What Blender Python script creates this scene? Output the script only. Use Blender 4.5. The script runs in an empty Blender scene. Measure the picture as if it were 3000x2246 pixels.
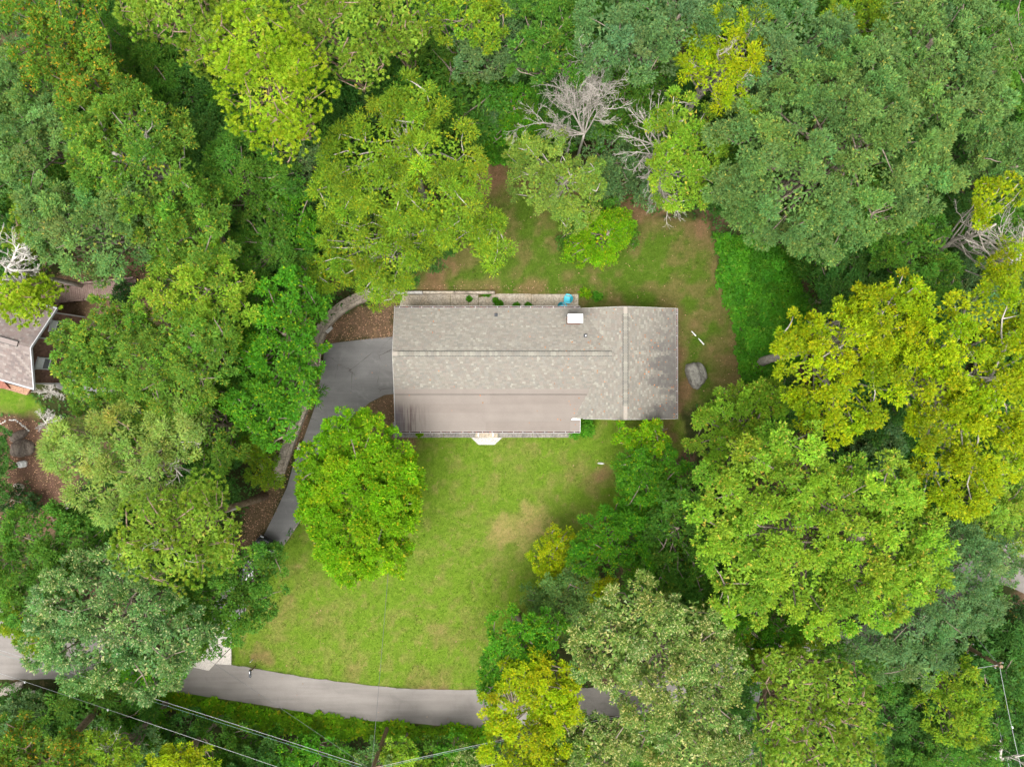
import bpy, math, random
import numpy as np
from mathutils import Vector, Matrix

# ------------------------------------------------------------------ camera, sky, sun, exposure
scene = bpy.context.scene
COL = scene.collection
H = 57.9                      # drone height above the lawn, metres
TH = 0.72                     # tan of half the horizontal view angle
cam_d = bpy.data.cameras.new("camera")
cam = bpy.data.objects.new("camera", cam_d)
COL.objects.link(cam)
cam.location = (0, 0, H)
cam.rotation_euler = (0, 0, 0)
cam_d.sensor_width = 36.0
cam_d.lens = 18.0 / TH
cam_d.clip_start = 0.5
cam_d.clip_end = 2500
scene.camera = cam

SUN_EL, SUN_AZ = math.radians(70), math.radians(200)   # azimuth clockwise from north (+Y)
w = bpy.data.worlds.new("World")
scene.world = w
w.use_nodes = True
nt = w.node_tree
nt.nodes.clear()
sky = nt.nodes.new("ShaderNodeTexSky")
sky.sky_type = 'NISHITA'
sky.sun_disc = False
sky.sun_elevation = SUN_EL
sky.sun_rotation = SUN_AZ
sky.air_density = 1.0
sky.dust_density = 6.0
sky.ozone_density = 1.0
hs = nt.nodes.new("ShaderNodeHueSaturation")           # thin overcast: a paler sky all over
hs.inputs["Saturation"].default_value = 0.10
bg = nt.nodes.new("ShaderNodeBackground")
bg.inputs["Strength"].default_value = 0.15
wo = nt.nodes.new("ShaderNodeOutputWorld")
nt.links.new(sky.outputs[0], hs.inputs["Color"])
nt.links.new(hs.outputs[0], bg.inputs["Color"])
nt.links.new(bg.outputs[0], wo.inputs["Surface"])

sd = bpy.data.lights.new("sun", 'SUN')
sd.energy = 1.1
sd.angle = math.radians(40)
sd.color = (1.0, 0.95, 0.87)
sun = bpy.data.objects.new("sun", sd)
COL.objects.link(sun)
sdir = Vector((math.sin(SUN_AZ) * math.cos(SUN_EL), math.cos(SUN_AZ) * math.cos(SUN_EL), math.sin(SUN_EL)))
sun.rotation_euler = sdir.to_track_quat('Z', 'Y').to_euler()
sun.location = sdir * 120
scene.view_settings.view_transform = 'Standard'
scene.view_settings.look = 'None'
scene.view_settings.gamma = 1.0
scene.view_settings.use_curve_mapping = False
scene.view_settings.exposure = 1.32

# ------------------------------------------------------------------ helpers
RNG = np.random.default_rng(7)
random.seed(7)

def D(x, y, z=0.0):
    """a pixel of the photo at 2212 wide -> world point at height z"""
    k = TH * (H - z) / 1106.0
    return np.array([(x - 1106) * k, -(y - 828) * k, z])

def F(x, y, z=0.0):
    """a pixel of the photo at 3000 wide -> world point at height z"""
    k = TH * (H - z) / 1500.0
    return np.array([(x - 1500) * k, -(y - 1123) * k, z])

def lin(c):
    c = np.array(c, float) / 255.0
    return np.where(c <= 0.04045, c / 12.92, ((c + 0.055) / 1.055) ** 2.4)

def sstep(a, b, x):
    t = np.clip((x - a) / (b - a), 0, 1)
    return t * t * (3 - 2 * t)

_tab = np.random.default_rng(99).random((256, 256))
def vnoise(x, y):
    x = np.asarray(x, float); y = np.asarray(y, float)
    xi = np.floor(x).astype(int); yi = np.floor(y).astype(int)
    fx = x - xi; fy = y - yi
    fx = fx * fx * (3 - 2 * fx); fy = fy * fy * (3 - 2 * fy)
    a = _tab[xi % 256, yi % 256]; b = _tab[(xi + 1) % 256, yi % 256]
    c = _tab[xi % 256, (yi + 1) % 256]; d = _tab[(xi + 1) % 256, (yi + 1) % 256]
    return (a * (1 - fx) + b * fx) * (1 - fy) + (c * (1 - fx) + d * fx) * fy

def fbm(x, y, o=4):
    s = 0; a = 0.5; t = 0
    for i in range(o):
        s = s + a * vnoise(x * 2 ** i + 17.3 * i, y * 2 ** i + 5.1 * i); t += a; a *= 0.5
    return s / t

def inpoly(px, py, poly):
    px = np.asarray(px, float); py = np.asarray(py, float)
    r = np.zeros(px.shape, bool)
    n = len(poly)
    for i in range(n):
        x0, y0 = poly[i][:2]; x1, y1 = poly[(i + 1) % n][:2]
        if y0 == y1: continue
        c = ((y0 > py) != (y1 > py)) & (px < (x1 - x0) * (py - y0) / (y1 - y0) + x0)
        r ^= c
    return r

def polydist(px, py, poly, closed=True):
    """distance to an outline, nearest arc length and side"""
    best = np.full(np.shape(px), 1e9); arc = np.zeros(np.shape(px)); side = np.zeros(np.shape(px))
    s0 = 0.0
    n = len(poly)
    for i in range(n if closed else n - 1):
        ax, ay = poly[i][:2]; bx, by = poly[(i + 1) % n][:2]
        dx, dy = bx - ax, by - ay
        L = math.hypot(dx, dy) + 1e-9
        t = np.clip(((px - ax) * dx + (py - ay) * dy) / (L * L), 0, 1)
        d = np.hypot(px - ax - t * dx, py - ay - t * dy)
        m = d < best
        best = np.where(m, d, best)
        arc = np.where(m, s0 + t * L, arc)
        side = np.where(m, np.sign(dx * (py - ay) - dy * (px - ax)), side)
        s0 += L
    return best, arc, side, s0

# ---- the bank held by the retaining wall: ground outside it stands higher
WALL_PX = [(608, 1038), (640, 950), (668, 875), (688, 800), (696, 745), (716, 702), (755, 668), (800, 648), (860, 633), (1000, 634), (1075, 634), (1130, 634), (1245, 633)]
WALL = [tuple(D(x, y)[:2]) for x, y in WALL_PX]
def ground_z(x, y):
    d, s, side, L = polydist(x, y, WALL, closed=False)
    tap = sstep(0, 4, s) * sstep(0, 9, L - s)
    h = 0.5 * tap * sstep(0.02, 0.45, d * side)
    return h
def gz(x, y):
    return float(ground_z(np.array([float(x)]), np.array([float(y)]))[0])

# ------------------------------------------------------------------ materials
MATS = {}
def newmat(name):
    m = bpy.data.materials.new(name); m.use_nodes = True
    t = m.node_tree; t.nodes.clear()
    o = t.nodes.new("ShaderNodeOutputMaterial")
    p = t.nodes.new("ShaderNodeBsdfPrincipled")
    t.links.new(p.outputs[0], o.inputs["Surface"])
    MATS[name] = m
    return m, t, p, o

def mixc(t, a, b, fac=None, mode='MIX', f=0.5):
    n = t.nodes.new("ShaderNodeMix"); n.data_type = 'RGBA'; n.blend_type = mode
    n.inputs[0].default_value = f
    if fac is not None: t.links.new(fac, n.inputs[0])
    for v, i in ((a, 6), (b, 7)):
        if isinstance(v, (tuple, list, np.ndarray)): n.inputs[i].default_value = (*[float(q) for q in v[:3]], 1)
        else: t.links.new(v, n.inputs[i])
    return n.outputs[2]

def noise(t, scale, detail=4, rough=0.6, vec=None, dist=0.0):
    n = t.nodes.new("ShaderNodeTexNoise")
    n.inputs["Scale"].default_value = scale; n.inputs["Detail"].default_value = detail
    n.inputs["Roughness"].default_value = rough; n.inputs["Distortion"].default_value = dist
    if vec is not None: t.links.new(vec, n.inputs["Vector"])
    return n.outputs["Fac"]

def ramp(t, fac, stops):
    n = t.nodes.new("ShaderNodeValToRGB")
    e = n.color_ramp.elements
    while len(e) > 1: e.remove(e[-1])
    for i, (p, c) in enumerate(stops):
        el = e[0] if i == 0 else e.new(p)
        el.position = p
        el.color = (*c, 1) if len(c) == 3 else c
    t.links.new(fac, n.inputs[0])
    return n.outputs[0]

def coords(t, kind="Object", scale=(1, 1, 1)):
    tc = t.nodes.new("ShaderNodeTexCoord")
    mp = t.nodes.new("ShaderNodeMapping")
    mp.inputs["Scale"].default_value = scale
    t.links.new(tc.outputs[kind], mp.inputs[0])
    return mp.outputs[0]

def geopos(t, scale=(1, 1, 1)):
    g = t.nodes.new("ShaderNodeNewGeometry")
    mp = t.nodes.new("ShaderNodeMapping")
    mp.inputs["Scale"].default_value = scale
    t.links.new(g.outputs["Position"], mp.inputs[0])
    return mp.outputs[0]

def bump(t, p, h, dist=0.01, strength=0.5):
    b = t.nodes.new("ShaderNodeBump")
    b.inputs["Distance"].default_value = dist; b.inputs["Strength"].default_value = strength
    t.links.new(h, b.inputs["Height"]); t.links.new(b.outputs[0], p.inputs["Normal"])

def simple(name, c0, c1=None, scale=3.0, rough=0.8, spec=0.3, metal=0.0, bmp=0.0, bscale=40, fine=None, pos=(1, 1, 1)):
    m, t, p, o = newmat(name)
    p.inputs["Roughness"].default_value = rough
    p.inputs["Specular IOR Level"].default_value = spec
    p.inputs["Metallic"].default_value = metal
    v = geopos(t, pos)
    if c1 is None:
        c1 = tuple(q * 0.8 for q in c0)
    col = ramp(t, noise(t, scale, 5, 0.65, v), [(0.32, c0), (0.68, c1)])
    if fine:
        col = mixc(t, col, ramp(t, noise(t, fine, 3, 0.6, v), [(0.3, (0.55,) * 3), (0.7, (1.35,) * 3)]), mode='MULTIPLY', f=1.0)
    t.links.new(col, p.inputs["Base Color"])
    if bmp: bump(t, p, noise(t, bscale, 4, 0.6, v), bmp, 0.6)
    return m

# foliage: pigment varies from leaf to leaf, light passes through the blade
m, t, p, o = newmat("leaf")
at = t.nodes.new("ShaderNodeAttribute"); at.attribute_name = "pigment"
p.inputs["Roughness"].default_value = 0.6
p.inputs["Specular IOR Level"].default_value = 0.14
t.links.new(at.outputs["Color"], p.inputs["Base Color"])
tr = t.nodes.new("ShaderNodeBsdfTranslucent")
t.links.new(mixc(t, at.outputs["Color"], (1.08, 1.2, 0.55), mode='MULTIPLY', f=1.0), tr.inputs["Color"])
mx = t.nodes.new("ShaderNodeMixShader"); mx.inputs[0].default_value = 0.40
t.links.new(p.outputs[0], mx.inputs[1]); t.links.new(tr.outputs[0], mx.inputs[2])
t.links.new(mx.outputs[0], o.inputs["Surface"])

# dry matter with its own pigment (fallen leaves, shingle tabs)
def pigment_mat(name, rough, spec, grain, amt, bmp):
    m, t, p, o = newmat(name)
    at = t.nodes.new("ShaderNodeAttribute"); at.attribute_name = "pigment"
    p.inputs["Roughness"].default_value = rough
    p.inputs["Specular IOR Level"].default_value = spec
    n = noise(t, grain, 3, 0.7, geopos(t))
    t.links.new(mixc(t, at.outputs["Color"], ramp(t, n, [(0.3, (1 - amt,) * 3), (0.7, (1 + amt,) * 3)]), mode='MULTIPLY', f=1.0), p.inputs["Base Color"])
    if bmp: bump(t, p, n, bmp, 0.5)
pigment_mat("dry_leaf", 0.8, 0.2, 30, 0.15, 0)
pigment_mat("shingle", 0.92, 0.15, 45, 0.22, 0.004)
pigment_mat("shingle_wall", 0.9, 0.15, 25, 0.3, 0.004)

# ground
m, t, p, o = newmat("ground")
at = t.nodes.new("ShaderNodeAttribute"); at.attribute_name = "pigment"
v = geopos(t)
n1 = noise(t, 2.2, 6, 0.7, v); n2 = noise(t, 14, 5, 0.75, v); n3 = noise(t, 0.45, 4, 0.6, v, 0.4)
c = mixc(t, at.outputs["Color"], ramp(t, n1, [(0.28, (0.72, 0.78, 0.62)), (0.72, (1.28, 1.18, 1.3))]), mode='MULTIPLY', f=1.0)
c = mixc(t, c, ramp(t, n2, [(0.25, (0.55, 0.55, 0.5)), (0.5, (1, 1, 1)), (0.78, (1.5, 1.45, 1.5))]), mode='MULTIPLY', f=0.85)
c = mixc(t, c, (0.23, 0.15, 0.075), ramp(t, noise(t, 1.1, 6, 0.75, v, 0.6), [(0.56, (0, 0, 0)), (0.74, (0.6, 0.6, 0.6))]))
c = mixc(t, c, ramp(t, noise(t, 5.5, 4, 0.8, v, 0.5), [(0.3, (0.7, 0.8, 0.6)), (0.5, (1, 1, 1)), (0.72, (1.35, 1.2, 1.3))]), mode='MULTIPLY', f=0.8)
t.links.new(c, p.inputs["Base Color"])
p.inputs["Roughness"].default_value = 0.95; p.inputs["Specular IOR Level"].default_value = 0.1
bump(t, p, n2, 0.06, 0.7)

# asphalt
def asphalt(name, a, b, stain, crack):
    m, t, p, o = newmat(name)
    v = geopos(t)
    c = ramp(t, noise(t, 0.5, 6, 0.6, v, 0.3), [(0.3, a), (0.7, b)])
    c = mixc(t, c, ramp(t, noise(t, 45, 3, 0.7, v), [(0.25, (0.68,) * 3), (0.75, (1.32,) * 3)]), mode='MULTIPLY', f=1.0)
    c = mixc(t, c, stain, ramp(t, noise(t, 0.9, 6, 0.7, v, 0.8), [(0.55, (0, 0, 0)), (0.72, (0.55, 0.55, 0.55))]))
    c = mixc(t, c, ramp(t, noise(t, 1.0, 4, 0.6, geopos(t, (0.12, 1.6, 1))), [(0.35, (0.86,) * 3), (0.65, (1.12,) * 3)]), mode='MULTIPLY', f=0.8)
    if crack:
        vo = t.nodes.new("ShaderNodeTexVoronoi"); vo.feature = 'DISTANCE_TO_EDGE'
        vo.inputs["Scale"].default_value = 0.42
        dis = mixc(t, v, noise(t, 1.6, 4, 0.7, v), mode='ADD', f=0.5)
        t.links.new(dis, vo.inputs["Vector"])
        cr = ramp(t, vo.outputs["Distance"], [(0.0, (1, 1, 1)), (0.012, (0, 0, 0))])
        msk = mixc(t, cr, ramp(t, noise(t, 0.35, 3, 0.5, v), [(0.5, (0, 0, 0)), (0.6, (1, 1, 1))]), mode='MULTIPLY', f=1.0)
        c = mixc(t, c, (0.05, 0.048, 0.035), msk)
    t.links.new(c, p.inputs["Base Color"])
    p.inputs["Roughness"].default_value = 0.9; p.inputs["Specular IOR Level"].default_value = 0.2
    bump(t, p, noise(t, 60, 3, 0.7, v), 0.006, 0.6)
asphalt("road_asphalt", (0.168, 0.152, 0.138), (0.195, 0.178, 0.162), (0.14, 0.128, 0.117), False)
asphalt("drive_asphalt", (0.135, 0.13, 0.127), (0.175, 0.17, 0.165), (0.23, 0.223, 0.215), True)

simple("concrete", (0.33, 0.27, 0.195), (0.40, 0.355, 0.29), 0.9, 0.9, 0.2, bmp=0.006, fine=9)
simple("concrete_dark", (0.155, 0.145, 0.13), (0.24, 0.22, 0.19), 1.4, 0.9, 0.2, bmp=0.006, fine=8)
simple("concrete_wall", (0.235, 0.195, 0.15), (0.36, 0.31, 0.25), 1.3, 0.92, 0.15, bmp=0.012, fine=7)
simple("concrete_white", (0.46, 0.44, 0.41), (0.36, 0.34, 0.31), 2.0, 0.85, 0.2, bmp=0.004, fine=14)
simple("concrete_apron", (0.50, 0.455, 0.41), (0.44, 0.40, 0.355), 1.2, 0.85, 0.2, bmp=0.004, fine=20)
simple("trim_grey", (0.46, 0.47, 0.48), (0.40, 0.41, 0.42), 3, 0.5, 0.4)
simple("white_metal", (0.5, 0.5, 0.5), (0.42, 0.42, 0.42), 3, 0.4, 0.5)
simple("cap_metal", (0.82, 0.82, 0.82), (0.78, 0.78, 0.78), 3, 0.35, 0.5)
simple("dark_metal", (0.045, 0.05, 0.06), (0.03, 0.033, 0.04), 5, 0.5, 0.4)
simple("grey_metal", (0.35, 0.36, 0.38), (0.28, 0.29, 0.3), 5, 0.4, 0.5, metal=0.7)
simple("vent_edge", (0.055, 0.06, 0.06), None, 5, 0.8, 0.2)
simple("gutter_dirt", (0.045, 0.03, 0.028), (0.10, 0.06, 0.045), 6, 0.95, 0.1, fine=30)
simple("bark", (0.16, 0.125, 0.095), (0.27, 0.225, 0.18), 6, 0.95, 0.1, bmp=0.02, bscale=14, fine=16, pos=(1, 1, 0.35))
simple("bark_pine", (0.17, 0.115, 0.08), (0.29, 0.21, 0.155), 5, 0.95, 0.1, bmp=0.03, bscale=9, fine=11, pos=(1, 1, 0.4))
simple("bark_pale", (0.44, 0.40, 0.35), (0.28, 0.245, 0.205), 4, 0.9, 0.1, fine=12)
simple("dead_wood", (0.50, 0.46, 0.41), (0.33, 0.295, 0.255), 3, 0.9, 0.1, fine=14)
simple("dead_white", (0.62, 0.59, 0.55), (0.50, 0.465, 0.42), 3, 0.9, 0.1, fine=14)
simple("wood_deck", (0.19, 0.125, 0.105), (0.27, 0.195, 0.165), 3, 0.85, 0.2, fine=18)
simple("wood_pole", (0.17, 0.115, 0.07), (0.25, 0.18, 0.115), 3, 0.9, 0.1, fine=20, pos=(1, 1, 0.3))
simple("wood_red", (0.21, 0.085, 0.06), (0.27, 0.12, 0.085), 2, 0.8, 0.2, fine=14)
simple("patio_tan", (0.34, 0.2, 0.125), (0.28, 0.165, 0.11), 1.4, 0.85, 0.2, fine=9)
simple("cable", (0.34, 0.34, 0.35), (0.28, 0.28, 0.28), 3, 0.5, 0.4)
simple("cable_teal", (0.16, 0.27, 0.26), (0.12, 0.2, 0.2), 3, 0.5, 0.4)
simple("cable_dark", (0.06, 0.06, 0.065), (0.1, 0.1, 0.1), 3, 0.6, 0.3)
simple("rubber", (0.02, 0.02, 0.021), None, 5, 0.8, 0.2)
simple("plastic_white", (0.78, 0.78, 0.78), None, 5, 0.5, 0.4)
simple("plastic_teal", (0.02, 0.44, 0.55), (0.018, 0.40, 0.52), 6, 0.38, 0.5)
simple("blossom", (0.7, 0.64, 0.33), (0.78, 0.76, 0.6), 5, 0.7, 0.2)
simple("brick", (0.27, 0.13, 0.09), (0.21, 0.1, 0.075), 6, 0.9, 0.1, fine=14)
simple("pane_blind", (0.55, 0.58, 0.6), (0.5, 0.53, 0.55), 4, 0.2, 0.6)

def glass(name, c):
    m, t, p, o = newmat(name)
    p.inputs["Base Color"].default_value = (*c, 1)
    p.inputs["Roughness"].default_value = 0.06
    p.inputs["Specular IOR Level"].default_value = 0.8
    n = noise(t, 0.7, 2, 0.5, geopos(t)); bump(t, p, n, 0.002, 0.2)
glass("glass", (0.03, 0.045, 0.05))
m, t, p, o = newmat("car_paint")
p.inputs["Base Color"].default_value = (0.012, 0.013, 0.017, 1); p.inputs["Roughness"].default_value = 0.18
p.inputs["Coat Weight"].default_value = 1.0
bump(t, p, noise(t, 2.0, 2, 0.5, geopos(t)), 0.001, 0.1)
m, t, p, o = newmat("lamp_glass")
p.inputs["Base Color"].default_value = (0.2, 0.21, 0.22, 1); p.inputs["Roughness"].default_value = 0.1
m, t, p, o = newmat("tail_glass")
p.inputs["Base Color"].default_value = (0.3, 0.01, 0.01, 1); p.inputs["Roughness"].default_value = 0.15

# rolled roofing: tan-grey felt with dark run-off streaks that run down the slope at its west corner
m, t, p, o = newmat("roll_roofing")
v = geopos(t)
c = ramp(t, noise(t, 0.8, 5, 0.6, v), [(0.3, (0.172, 0.148, 0.13)), (0.7, (0.192, 0.166, 0.146))])
c = mixc(t, c, ramp(t, noise(t, 35, 3, 0.6, v), [(0.3, (0.88,) * 3), (0.7, (1.12,) * 3)]), mode='MULTIPLY', f=1.0)
c = mixc(t, c, ramp(t, noise(t, 1.0, 3, 0.6, geopos(t, (0.15, 3.0, 1))), [(0.35, (0.97,) * 3), (0.65, (1.02,) * 3)]), mode='MULTIPLY', f=1.0)
oi = t.nodes.new("ShaderNodeObjectInfo")
c = mixc(t, c, ramp(t, oi.outputs["Random"], [(0.0, (0.955, 0.945, 0.94)), (1.0, (1.045, 1.05, 1.05))]), mode='MULTIPLY', f=1.0)
sx = t.nodes.new("ShaderNodeSeparateXYZ"); t.links.new(v, sx.inputs[0])
def mrange(a, b, src):
    n = t.nodes.new("ShaderNodeMapRange"); n.interpolation_type = 'SMOOTHSTEP'
    n.inputs[1].default_value = a; n.inputs[2].default_value = b
    t.links.new(src, n.inputs[0]); return n.outputs[0]
def mul(a, b):
    n = t.nodes.new("ShaderNodeMath"); n.operation = 'MULTIPLY'
    t.links.new(a, n.inputs[0]); t.links.new(b, n.inputs[1]); return n.outputs[0]
streak = ramp(t, noise(t, 1.0, 3, 0.65, geopos(t, (5.5, 0.28, 1))), [(0.45, (0, 0, 0)), (0.62, (1, 1, 1))])
msk = mul(mul(mrange(-6.0, -8.2, sx.outputs[0]), mrange(-1.3, -2.3, sx.outputs[1])), streak)
c = mixc(t, c, (0.085, 0.058, 0.055), msk)
msk2 = mul(mrange(-7.9, -9.1, sx.outputs[0]), mrange(-1.2, -2.6, sx.outputs[1]))
c = mixc(t, c, (0.1, 0.085, 0.09), msk2)
t.links.new(c, p.inputs["Base Color"])
p.inputs["Roughness"].default_value = 0.9; p.inputs["Specular IOR Level"].default_value = 0.15
bump(t, p, noise(t, 60, 2, 0.5, v), 0.002, 0.4)

# rock: layered, lichen-grey
def rock(name, a, b, c3, ang):
    m, t, p, o = newmat(name)
    tc = t.nodes.new("ShaderNodeTexCoord"); mp = t.nodes.new("ShaderNodeMapping")
    mp.inputs["Rotation"].default_value = (0.2, 0.1, ang)
    mp.inputs["Scale"].default_value = (3.2, 0.55, 3.0)
    t.links.new(tc.outputs["Object"], mp.inputs[0])
    n = noise(t, 1.6, 7, 0.7, mp.outputs[0], 0.8)
    n2 = noise(t, 5, 6, 0.75, tc.outputs["Object"])
    c = ramp(t, n, [(0.3, a), (0.47, b), (0.56, c3), (0.7, b)])
    c = mixc(t, c, ramp(t, n2, [(0.3, (0.6,) * 3), (0.7, (1.35,) * 3)]), mode='MULTIPLY', f=1.0)
    t.links.new(c, p.inputs["Base Color"])
    p.inputs["Roughness"].default_value = 0.95; p.inputs["Specular IOR Level"].default_value = 0.1
    bump(t, p, n, 0.12, 1.0)
rock("rock_grey", (0.07, 0.068, 0.06), (0.2, 0.19, 0.165), (0.27, 0.26, 0.225), 0.35)
rock("rock_dark", (0.04, 0.033, 0.027), (0.115, 0.092, 0.075), (0.16, 0.135, 0.11), 1.5)
rock("rock_pale", (0.22, 0.19, 0.16), (0.42, 0.37, 0.31), (0.5, 0.45, 0.38), 1.1)
rock("rock_brown", (0.12, 0.08, 0.06), (0.26, 0.19, 0.145), (0.33, 0.255, 0.2), 0.7)
rock("rock_white", (0.4, 0.4, 0.38), (0.56, 0.56, 0.53), (0.62, 0.62, 0.6), 0.2)

# ------------------------------------------------------------------ mesh builder
def tag(o, label=None, cat=None, group=None, kind=None):
    if label: o["label"] = label
    if cat: o["category"] = cat
    if group: o["group"] = group
    if kind: o["kind"] = kind
    return o

ORG = {}
def empty(name, loc, label=None, cat=None, group=None, rz=0.0):
    o = bpy.data.objects.new(name, None)
    o.empty_display_size = 0.3
    o.location = tuple(float(q) for q in loc); o.rotation_euler = (0, 0, rz)
    COL.objects.link(o)
    ORG[o] = np.array(loc, float)
    return tag(o, label, cat, group)

def mesh_np(name, verts, loops, starts, totals, mat, parent=None, pig=None, smooth=False, local=False, mname=None):
    """one mesh object from arrays; verts in world space unless local"""
    verts = np.asarray(verts, np.float64)
    org = np.zeros(3)
    if parent is not None and not local:
        org = ORG[parent]
    me = bpy.data.meshes.new(mname or name)
    n = len(verts)
    me.vertices.add(n)
    me.vertices.foreach_set("co", (verts - org).astype(np.float32).ravel())
    me.loops.add(len(loops)); me.loops.foreach_set("vertex_index", np.asarray(loops, np.int32))
    me.polygons.add(len(starts))
    me.polygons.foreach_set("loop_start", np.asarray(starts, np.int32))
    me.polygons.foreach_set("loop_total", np.asarray(totals, np.int32))
    me.polygons.foreach_set("use_smooth", np.full(len(starts), bool(smooth)))
    if pig is not None:
        a = me.attributes.new("pigment", 'FLOAT_COLOR', 'FACE' if len(pig) == len(starts) else 'POINT')
        c4 = np.ones((len(pig), 4), np.float32); c4[:, :3] = pig
        a.data.foreach_set("color", c4.ravel())
    me.update(calc_edges=True)
    me.materials.append(MATS[mat])
    o = bpy.data.objects.new(name, me)
    COL.objects.link(o)
    if parent is not None:
        o.parent = parent
        ORG[o] = ORG[parent]
    else:
        ORG[o] = np.zeros(3)
    return o

class MB:
    def __init__(s):
        s.v = []; s.f = []; s.n = 0
    def add(s, verts, faces):
        verts = np.asarray(verts, float)
        s.v.append(verts)
        b = s.n
        s.f.extend([[i + b for i in f] for f in faces])
        s.n += len(verts)
        return s
    def box(s, c, d, rz=0.0, tilt=None):
        x, y, z = d[0] / 2, d[1] / 2, d[2] / 2
        P = np.array([(-x, -y, -z), (x, -y, -z), (x, y, -z), (-x, y, -z), (-x, -y, z), (x, -y, z), (x, y, z), (-x, y, z)])
        if tilt is not None:
            P = P @ np.array(Matrix.Rotation(tilt[1], 3, tilt[0])).T
        if rz:
            cz, sz = math.cos(rz), math.sin(rz)
            P = P @ np.array([(cz, sz, 0), (-sz, cz, 0), (0, 0, 1)])
        return s.add(P + np.array(c), [[0, 3, 2, 1], [4, 5, 6, 7], [0, 1, 5, 4], [1, 2, 6, 5], [2, 3, 7, 6], [3, 0, 4, 7]])
    def bbox(s, c, d, b, rz=0.0):
        """box with chamfered top edges"""
        x, y, z = d[0] / 2, d[1] / 2, d[2] / 2
        P = []
        for zz, i in ((-z, 0), (z - b, 0), (z, b)):
            P += [(-x + i, -y + i, zz), (x - i, -y + i, zz), (x - i, y - i, zz), (-x + i, y - i, zz)]
        P = np.array(P)
        cz, sz = math.cos(rz), math.sin(rz)
        P = P @ np.array([(cz, sz, 0), (-sz, cz, 0), (0, 0, 1)])
        fs = [[3, 2, 1, 0], [8, 9, 10, 11]]
        for r in (0, 4):
            for i in range(4):
                j = (i + 1) % 4
                fs.append([r + i, r + j, r + 4 + j, r + 4 + i])
        return s.add(P + np.array(c), fs)
    def prism(s, poly, z0, z1):
        """poly: plan outline (counter-clockwise); z0, z1 numbers or functions of (x, y)"""
        g0 = z0 if callable(z0) else (lambda x, y: z0)
        g1 = z1 if callable(z1) else (lambda x, y: z1)
        n = len(poly)
        P = [(x, y, g0(x, y)) for x, y in poly] + [(x, y, g1(x, y)) for x, y in poly]
        fs = [list(range(n))[::-1], list(range(n, 2 * n))]
        for i in range(n):
            j = (i + 1) % n
            fs.append([i, j, n + j, n + i])
        return s.add(P, fs)
    def tube(s, path, radii, sides=6, cap=True):
        v, f = tube_np(np.asarray(path, float), np.asarray(radii, float), sides, cap)
        return s.add(v, f)
    def build(s, name, mat, parent=None, smooth=False, local=False):
        v = np.concatenate(s.v) if s.v else np.zeros((0, 3))
        tot = np.array([len(f) for f in s.f]); st = np.concatenate([[0], np.cumsum(tot)[:-1]])
        lp = np.array([i for f in s.f for i in f])
        return mesh_np(name, v, lp, st, tot, mat, parent, smooth=smooth, local=local)

def tube_np(path, radii, sides, cap=True):
    n = len(path)
    T = np.gradient(path, axis=0)
    T /= (np.linalg.norm(T, axis=1, keepdims=True) + 1e-9)
    up = np.array([0, 0, 1.0]) if abs(T[0][2]) < 0.9 else np.array([1.0, 0, 0])
    A = np.cross(T, up); A /= (np.linalg.norm(A, axis=1, keepdims=True) + 1e-9)
    B = np.cross(T, A)
    th = np.linspace(0, 2 * math.pi, sides, endpoint=False)
    V = path[:, None, :] + radii[:, None, None] * (np.cos(th)[None, :, None] * A[:, None, :] + np.sin(th)[None, :, None] * B[:, None, :])
    V = V.reshape(-1, 3)
    fs = []
    for i in range(n - 1):
        for j in range(sides):
            k = (j + 1) % sides
            fs.append([i * sides + j, i * sides + k, (i + 1) * sides + k, (i + 1) * sides + j])
    if cap:
        fs.append(list(range(sides))[::-1]); fs.append([(n - 1) * sides + j for j in range(sides)])
    return V, fs

def ccw(poly):
    a = 0
    for i in range(len(poly)):
        x0, y0 = poly[i][:2]; x1, y1 = poly[(i + 1) % len(poly)][:2]
        a += x0 * y1 - x1 * y0
    return list(poly) if a > 0 else list(poly)[::-1]

def smooth_line(pts, n=10):
    """Catmull-Rom through points"""
    P = np.array(pts, float)
    P = np.vstack([2 * P[0] - P[1], P, 2 * P[-1] - P[-2]])
    out = []
    for i in range(1, len(P) - 2):
        for t in np.linspace(0, 1, n, endpoint=False):
            a, b, c, d = P[i - 1], P[i], P[i + 1], P[i + 2]
            out.append(0.5 * ((2 * b) + (c - a) * t + (2 * a - 5 * b + 4 * c - d) * t * t + (-a + 3 * b - 3 * c + d) * t ** 3))
    out.append(P[-2])
    return np.array(out)

simple("tar_seam", (0.075, 0.065, 0.058), (0.1, 0.088, 0.078), 3, 0.9, 0.1)
simple("faint_seam", (0.165, 0.142, 0.125), (0.19, 0.163, 0.145), 2, 0.9, 0.1)

# ------------------------------------------------------------------ ground
def DP(pts, z=0.0): return [tuple(D(x, y, z)[:2]) for x, y in pts]
def FP(pts, z=0.0): return [tuple(F(x, y, z)[:2]) for x, y in pts]

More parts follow.
